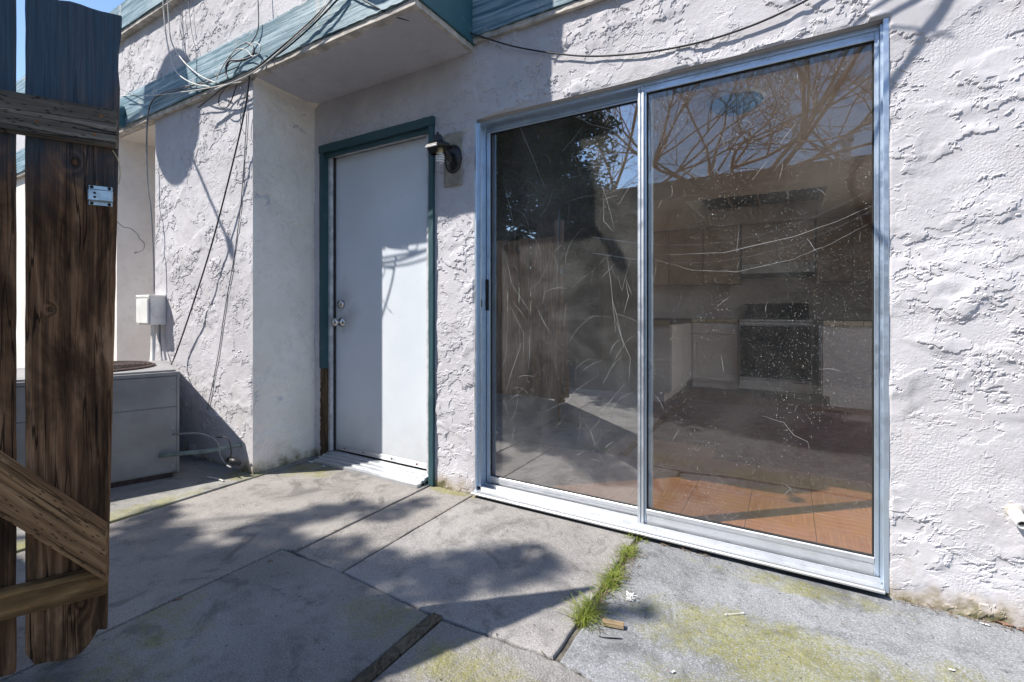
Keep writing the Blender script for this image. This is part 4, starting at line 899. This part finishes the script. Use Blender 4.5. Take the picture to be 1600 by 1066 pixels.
for i in range(60): blade(-0.58+rnd.gauss(0, 0.03), -0.04+rnd.gauss(0, 0.015), rnd.uniform(0.015, 0.05), rnd.uniform(0.3, 1.4), rnd.uniform(0, 6.28), 0.0012)
for i in range(26): blade(rnd.uniform(-0.5, 0.2), -0.01+rnd.gauss(0, 0.01), rnd.uniform(0.006, 0.02), rnd.uniform(0.3, 1.4), rnd.uniform(0, 6.28), 0.0008)
tag(mesh('grass', gv, gf, 'grass'), 'bright green grass growing out of the joint between two slabs', 'grass', kind='stuff')
lv = MB()
for i in range(420):
    k = rnd.random()
    if k < 0.6: p = Vector((-0.565+rnd.gauss(0.012, 0.028), -0.15-0.55*rnd.random(), 0.002))
    elif k < 0.8: p = Vector((-0.52+0.24*rnd.random(), -0.025+rnd.gauss(0, 0.010), 0.002))
    else: p = Vector((0.30+0.5*rnd.random(), -0.012-abs(rnd.gauss(0, 0.010)), 0.001))
    if i > 190:
        j = rnd.random()
        if j < 0.25: p = Vector((0.30+0.7*rnd.random(), -0.010-abs(rnd.gauss(0, 0.018)), 0.001))
        elif j < 0.45: p = Vector((-2.80+abs(rnd.gauss(0, 0.03)), -0.44*rnd.random(), 0.004))
        elif j < 0.60: p = Vector((rnd.choice((-2.80, -1.80, -1.50))+rnd.gauss(0, 0.008), -0.85*rnd.random()-0.02, 0.002))
        elif j < 0.75: p = Vector((-1.9+2.6*rnd.random(), -0.89+rnd.gauss(0, 0.012), 0.003))
        else: p = Vector((-2.7+3.4*rnd.random(), -1.3*rnd.random()-0.05, 0.003))
    a = rnd.uniform(0, 6.28); l = rnd.uniform(0.008, 0.030)*(0.45 if i > 190 else 1); d = Vector((math.cos(a), math.sin(a), rnd.uniform(-0.05, 0.25)))
    lv.tube([p, p+d*l*0.5+Vector((0, 0, 0.002)), p+d*l], rnd.uniform(0.0006, 0.0014), 4, False)
for i in range(130):
    p = Vector((-0.582+rnd.gauss(0, 0.014), -0.12-0.6*rnd.random(), -0.004)); a = rnd.uniform(0, 6.28); l = rnd.uniform(0.02, 0.055); d = Vector((math.cos(a), math.sin(a), rnd.uniform(0.3, 1.6))).normalized()
    lv.tube([p, p+d*l*0.6, p+d*l*0.85+Vector((math.cos(a), math.sin(a), -0.3))*l*0.3], [0.0011, 0.0008, 0.0003], 4, False)
tag(lv.build('plant_litter', 'straw'), 'brown bits of dry grass and twigs along the slab joint', 'litter', kind='stuff')
g = atG(958, 978); wb = MB().box((-0.034, -0.010, 0.0), (0.034, 0.010, 0.013), 0.0012).build('wood_offcut', 'block'); wb.location = (g.x, g.y, 0.0); wb.rotation_euler = (0, 0, R(14))
tag(wb, 'small pale wooden offcut lying by the grass', 'wood')
def scrap(name, label, cat, c, rx, ry_, rz, mat, seed, crumple=0.004, z=0.0, n=11):
    r2 = random.Random(seed); v = []; f = []
    for layer in (0, 1):
        for k in range(n):
            a = 2*math.pi*k/n; q = r2.uniform(0.6, 1.15) if layer == 0 else 1
            if layer == 0: v.append(Vector((rx*q*math.cos(a), ry_*q*math.sin(a), r2.uniform(0.0008, crumple))))
            else: v.append(v[k]-Vector((0, 0, 0.0007)))
    v.append(Vector((0, 0, crumple))); v.append(Vector((0, 0, crumple-0.0007)))
    for k in range(n):
        j = (k+1) % n; f += [(k, j, 2*n), (n+j, n+k, 2*n+1), (k, n+k, n+j, j)]
    o = mesh(name, v, f, mat); o.location = (c.x, c.y, z); o.rotation_euler = (0, 0, rz); return tag(o, label, cat)
scrap('plastic_scrap', 'torn grey plastic scrap in front of the wooden offcut', 'scrap', atG(955, 995), 0.040, 0.008, R(24), 'cgry', 3)
pc = atG(985, 935)
pv = MB(); r3 = random.Random(9)
for i in range(26):
    a = r3.uniform(0, 6.28); p = Vector((r3.gauss(0, 0.009), r3.gauss(0, 0.013), 0.002+abs(r3.gauss(0, 0.003)))); d = Vector((math.cos(a), math.sin(a), r3.uniform(-0.1, 0.3)))
    pv.tube([p, p+d*0.006+Vector((0, 0, 0.002)), p+d*0.013], 0.0018, 5, False)
pw = pv.build('paper_wad', 'paper'); pw.location = (pc.x, pc.y, 0); tag(pw, 'shredded white paper wad beside the grass', 'paper')
cs = thing('cotton_swab', 'thin white swab lying on the mossy slab', 'swab', atG(1148, 960), R(38))
MB().tube([(-0.030, 0, 0.002), (0.030, 0, 0.002)], 0.0011, 6, False).build('stick', 'paper', cs)
for x in (-0.031, 0.031): MB().tube([(x-0.005, 0, 0.0022), (x, 0, 0.0022), (x+0.005, 0, 0.0022)], [0.0012, 0.0024, 0.0012], 8, False).build('cotton_tip', 'paper', cs, True)
scrap('paper_flake', 'small white flake on the mossy slab in front of the right wall', 'flake', atG(1487, 1047), 0.009, 0.006, 0.3, 'paper', 12, 0.002)
scrap('paper_flake', 'white flake lying just below the slider sill near its right end', 'flake', atG(1255, 884), 0.006, 0.008, 0.5, 'paper', 14, 0.002)
scrap('paper_flake', 'tiny white flake at the bottom of the picture, right of the shade', 'flake', atG(1052, 1050), 0.006, 0.004, 0.9, 'paper', 17, 0.002)
scrap('dead_leaf', 'curled brown leaf at the foot of the right stucco wall', 'leaf', atG(1560, 972), 0.035, 0.012, R(-8), 'leaf', 15, 0.009)
scrap('dead_leaf', 'brown leaf at the picture edge at the foot of the right wall', 'leaf', atG(1596, 985), 0.020, 0.010, R(-30), 'leaf', 16, 0.008)
scrap('paper_flake', 'white paper strip beside the curled leaf at the right wall', 'flake', atG(1540, 976), 0.016, 0.004, R(-6), 'paper', 18, 0.003)
scrap('dead_leaf', 'small orange leaf fragment on the slab joint', 'leaf', atG(525, 829), 0.010, 0.004, R(40), 'block', 19, 0.003)
scrap('dead_leaf', 'dark brown leaf fragment lying on the joint near the gate', 'leaf', atG(276, 938), 0.018, 0.006, R(50), 'leaf', 20, 0.004)
scrap('dead_leaf', 'brown leaf fragment on the joint in the middle of the patio', 'leaf', atG(422, 877), 0.014, 0.006, R(50), 'leaf', 21, 0.004)
scrap('paint_flakes', 'pale peeled paint flakes in the corner beside the door threshold', 'flake', atG(488, 722), 0.045, 0.014, R(20), 'jamb', 22, 0.008)
scrap('paint_flakes', 'small paint flake in front of the door corner', 'flake', atG(506, 729), 0.022, 0.008, R(-20), 'jamb', 23, 0.005)

# ================================================================ SATELLITE DISHES (above the picture; their shadows fall on the wall and on the glass)
def dish(label, yp, cx, cz, ax, az_, tilt, s, lx, lz, ndv, back):
    nd = Vector(ndv).normalized(); S0 = Vector((cx, yp, cz)); C = S0-LD*s
    root = thing('satellite_dish', label, 'satellite dish', C, 0, 'satellite dishes')
    n = 40; rings = 5; v = []; f = []
    den = LD.dot(nd)
    def back_(S, off=0.0): return S-LD*(((S-C).dot(nd)-off)/den)
    for r_ in range(rings+1):
        u = r_/rings
        for k in range(n):
            a = 2*math.pi*k/n; e, g_ = ax*u*math.cos(a), az_*u*math.sin(a)
            S = S0+Vector((e*math.cos(tilt)-g_*math.sin(tilt), 0, e*math.sin(tilt)+g_*math.cos(tilt)))
            P = back_(S)-nd*(0.06*(1-u*u)); v.append(P-C)
    for r_ in range(rings):
        for k in range(n): f.append((r_*n+k, r_*n+(k+1) % n, (r_+1)*n+(k+1) % n, (r_+1)*n+k))
    m = len(v); v += [q-nd*0.004 for q in v]; f += [tuple(i+m for i in q[::-1]) for q in f]
    for k in range(n): a0 = rings*n+k; b0 = rings*n+(k+1) % n; f.append((a0, b0, b0+m, a0+m))
    mesh('reflector', v, f, 'dish', root, True)
    N = back_(Vector((lx, yp, lz)), 0.30)-C
    low = back_(S0+Vector(((lx-cx)*0.45, 0, (lz-cz)*0.45)))-C
    MB().tube([-nd*0.05, low*0.6-nd*0.03, low, low+(N-low)*0.5, N], 0.013, 8, False).build('feed_arm', 'dish', root)
    q = nd.to_track_quat('Z', 'Y').to_matrix().to_4x4()
    MB().lathe([(0.03, -0.05), (0.035, 0.0), (0.03, 0.06), (0.02, 0.065)], 14, Matrix.Translation(N) @ q).build('receiver', 'dish', root, True)
    MB().tube([-nd*0.06, -nd*0.14]+[Vector(p)-C for p in back], 0.013, 9, False).build('mast', 'dish', root)
dish('grey satellite dish over the side wall near the gate', YF, -3.80, 2.40, 0.335, 0.50, R(8), 1.75, -3.09, 1.42, (-0.45, -0.62, 0.62), [(-5.30, -1.15, 3.72), (-5.45, -0.48, 3.40)])
dish('grey satellite dish over the end of the fascia above the door', 0.09, -1.05, 1.68, 0.20, 0.26, R(8), 1.75, -0.735, 1.30, (-0.45, -0.62, 0.62), [(-1.86, -0.50, 2.98), (-1.86, -0.435, 2.90)])

# ================================================================ BACKGROUND behind the camera (reflected, and shading the patio)
def leafquads(c, rad, n, size, rnd, V, Fq, squash=0.7, jit=1.0):
    for i in range(n):
        d = Vector((rnd.gauss(0, 1), rnd.gauss(0, 1), rnd.gauss(0, 1)*squash)); d = d*(rad*rnd.random()**0.4/max(d.length, 1e-3))
        p = c+d; a = Vector((rnd.gauss(0, 1), rnd.gauss(0, 1), rnd.gauss(0, 0.7))).normalized(); b_ = a.orthogonal().normalized(); s1 = size*rnd.uniform(0.6, 1.3)
        o = len(V); V += [p-a*s1, p+b_*s1*0.4, p+a*s1, p-b_*s1*0.4]; Fq.append((o, o+1, o+2, o+3))
def shade_tree():
    rt = thing('leafy_tree', 'leafy tree standing behind the fence whose boughs dapple the patio', 'tree', (-7.0, -5.2, 0))
    rnd = random.Random(21); V = []; Fq = []; br = MB(); O = Vector((-7.0, -5.2, 0))
    fork = Vector((-6.5, -4.8, 4.2))
    br.tube([O*0, Vector((0.05, 0.02, 1.4)), Vector((0.2, 0.1, 2.8)), fork-O], [0.16, 0.13, 0.11, 0.09], 10)
    spots = [(215, 850, .15), (260, 905, .17), (330, 875, .13), (300, 940, .15), (390, 905, .16), (420, 850, .12), (455, 900, .14), (350, 990, .13), (440, 985, .14), (520, 940, .14), (510, 880, .10), (560, 900, .11),
             (700, 885, .12), (760, 870, .11), (815, 875, .12), (850, 895, .08), (770, 905, .11), (690, 915, .10), (640, 890, .10), (600, 800, .10), (655, 785, .07), (500, 800, .10), (445, 815, .10), (560, 790, .07),
             (230, 985, .16), (210, 1010, .15), (150, 930, .2), (960, 960, .05), (1010, 955, .05), (610, 945, .09), (480, 1010, .15), (420, 1045, .2), (560, 1000, .12), (700, 930, .07), (285, 835, .08), (230, 815, .10), (190, 880, .15), (230, 930, .15), (280, 870, .12), (350, 920, .15), (420, 930, .14), (470, 860, .10), (480, 950, .13), (400, 960, .13), (300, 1000, .12), (390, 830, .08), (540, 850, .07), (590, 870, .07), (250, 800, .08)]
    for (px, py, r_) in spots:
        gpt = atG(px, py); z = rnd.uniform(5.3, 6.3); c = gpt-LD*(z/-LD.z)
        leafquads(c-O, r_*1.12, int(2600*r_*r_*(5.2 if px < 620 else 3.8)), 0.036, rnd, V, Fq, 0.6)
        mid = (fork+c)/2+Vector((rnd.uniform(-.2, .2), rnd.uniform(-.2, .2), rnd.uniform(0.0, .35)))
        if rnd.random() < 0.6: br.tube([fork-O, mid-O, c-O], [0.022, 0.012, 0.004], 5)
    for i in range(22):        # the rest of the crown, higher and further back
        c = Vector((-7.6+rnd.gauss(0, 0.9), -6.0+rnd.gauss(0, 0.5), 5.2+rnd.gauss(0, 0.6)))
        leafquads(c-O, 0.5, 420, 0.07, rnd, V, Fq)
    br.build('trunk', 'bark', rt, True); mesh('crown', V, Fq, 'leafg', rt)
shade_tree()
def conifer(label, base, h, rad, n, seed):
    rt = thing('conifer_tree', label, 'tree', base); rnd = random.Random(seed); V = []; Fq = []; br = MB()
    br.tube([(0, 0, 0), (0.05, 0, h*0.5), (0, 0, h)], [0.22, 0.14, 0.02], 9)
    for i in range(n):
        u = rnd.random()**0.8; z = 1.4+(h-1.6)*u; L = rad*(1-u)**0.75*rnd.uniform(0.55, 1.1)+0.25; a = rnd.uniform(0, 6.283)
        tip = Vector((L*math.cos(a), L*math.sin(a), z+0.25*L-0.1*L*L)); br.tube([(0, 0, z), tip*0.5+Vector((0, 0, z*0.5+0.08)), tip], [0.03, 0.018, 0.005], 4)
        for k in range(4):
            t_ = 0.35+0.2*k; c = Vector((0, 0, z)).lerp(tip, min(1, t_))
            leafquads(c, 0.26+0.1*rnd.random(), 46, 0.075, rnd, V, Fq, 0.55)
    br.build('trunk', 'bark', rt, True); mesh('crown', V, Fq, 'needle', rt)
conifer('dark dense conifer reflected in the scratched pane', (-4.5, -6.6, 0), 8.2, 2.1, 150, 4)
conifer('second dark conifer, reflected further left in the scratched pane', (-6.6, -8.2, 0), 9.0, 2.2, 110, 5)
def bare_tree(base, label):
    rt = thing('bare_tree', label, 'tree', base); rnd = random.Random(12); br = MB(); tw = MB()
    def grow(p, d, L, r_, lev):
        pts = [p]; q = p.copy(); dd = d.copy(); rs = [r_]
        for k in range(3):
            dd = (dd+Vector((rnd.gauss(0, .13), rnd.gauss(0, .13), rnd.gauss(0.03, .08)))).normalized(); q = q+dd*(L/3); pts.append(q.copy()); rs.append(r_*(1-0.13*(k+1)))
        (br if lev < 3 else tw).tube(pts, rs, 6 if lev < 3 else 4, True, 2)
        if lev >= 6: return
        for k in range(8 if lev == 0 else (3 if lev < 5 else 2)):
            ax = dd.orthogonal().normalized(); ax.rotate(Matrix.Rotation(rnd.uniform(0, 6.283), 3, dd))
            nd = (dd*1.0+ax*(rnd.uniform(0.4, 2.1) if lev == 0 else rnd.uniform(0.35, 0.8))).normalized(); nd.z += 0.08
            st_ = pts[3 if lev == 0 else rnd.choice((2, 3, 3))]; grow(st_, nd.normalized(), (rnd.uniform(2.3, 3.3) if lev == 0 else L*rnd.uniform(0.60, 0.82)), r_*rnd.uniform(0.48, 0.62), lev+1)
    grow(Vector((0, 0, 0)), Vector((0, 0, 1)), 3.6, 0.13, 0)
    br.build('trunk', 'twig', rt, True); tw.build('crown', 'twig', rt, True)
bare_tree((-0.35, -12.0, 0), 'leafless spreading tree reflected above the roof in the dusty pane')
bare_tree((-4.6, -13.5, 0), 'leafless tree behind the neighbouring roof, left of the spreading one')
bare_tree((4.2, -14.5, 0), 'leafless tree behind the neighbouring roof, right of the spreading one')
nh = thing('neighbour_house', 'low brown house with a shingle roof reflected in the dusty pane', 'house', (-1.0, -7.6, 0))
MB().box((-4.2, -5.0, -0.05), (4.2, 0.0, 3.0)).build('wall', 'nwall', nh)
v = [(-4.6, 0.5, 2.95), (4.6, 0.5, 2.95), (4.6, -2.5, 4.15), (-4.6, -2.5, 4.15), (4.6, -5.5, 2.95), (-4.6, -5.5, 2.95)]
v += [(q[0], q[1], q[2]+0.12) for q in v]
rf = mesh('roof', v, [(0, 1, 2, 3), (3, 2, 4, 5), (7, 6, 9, 8), (8, 9, 11, 10), (0, 6, 7, 1), (4, 10, 11, 5), (1, 7, 8, 2), (2, 8, 10, 4), (3, 9, 6, 0), (5, 11, 9, 3)], 'shingle', nh)
for k in range(13):
    y = 0.5-0.23*k; z = 3.075+0.4*0.23*k; box('shingle_course', (-4.6, y-0.012, z-0.006), (4.6, y+0.012, z+0.03), 'shingle', rf)
MB().lathe([(0.09, 0), (0.09, 0.55), (0.14, 0.56), (0.14, 0.64), (0.05, 0.68)], 14, Matrix.Translation((2.0, -2.1, 3.95))).build('vent_pipe', 'zinc', rf)
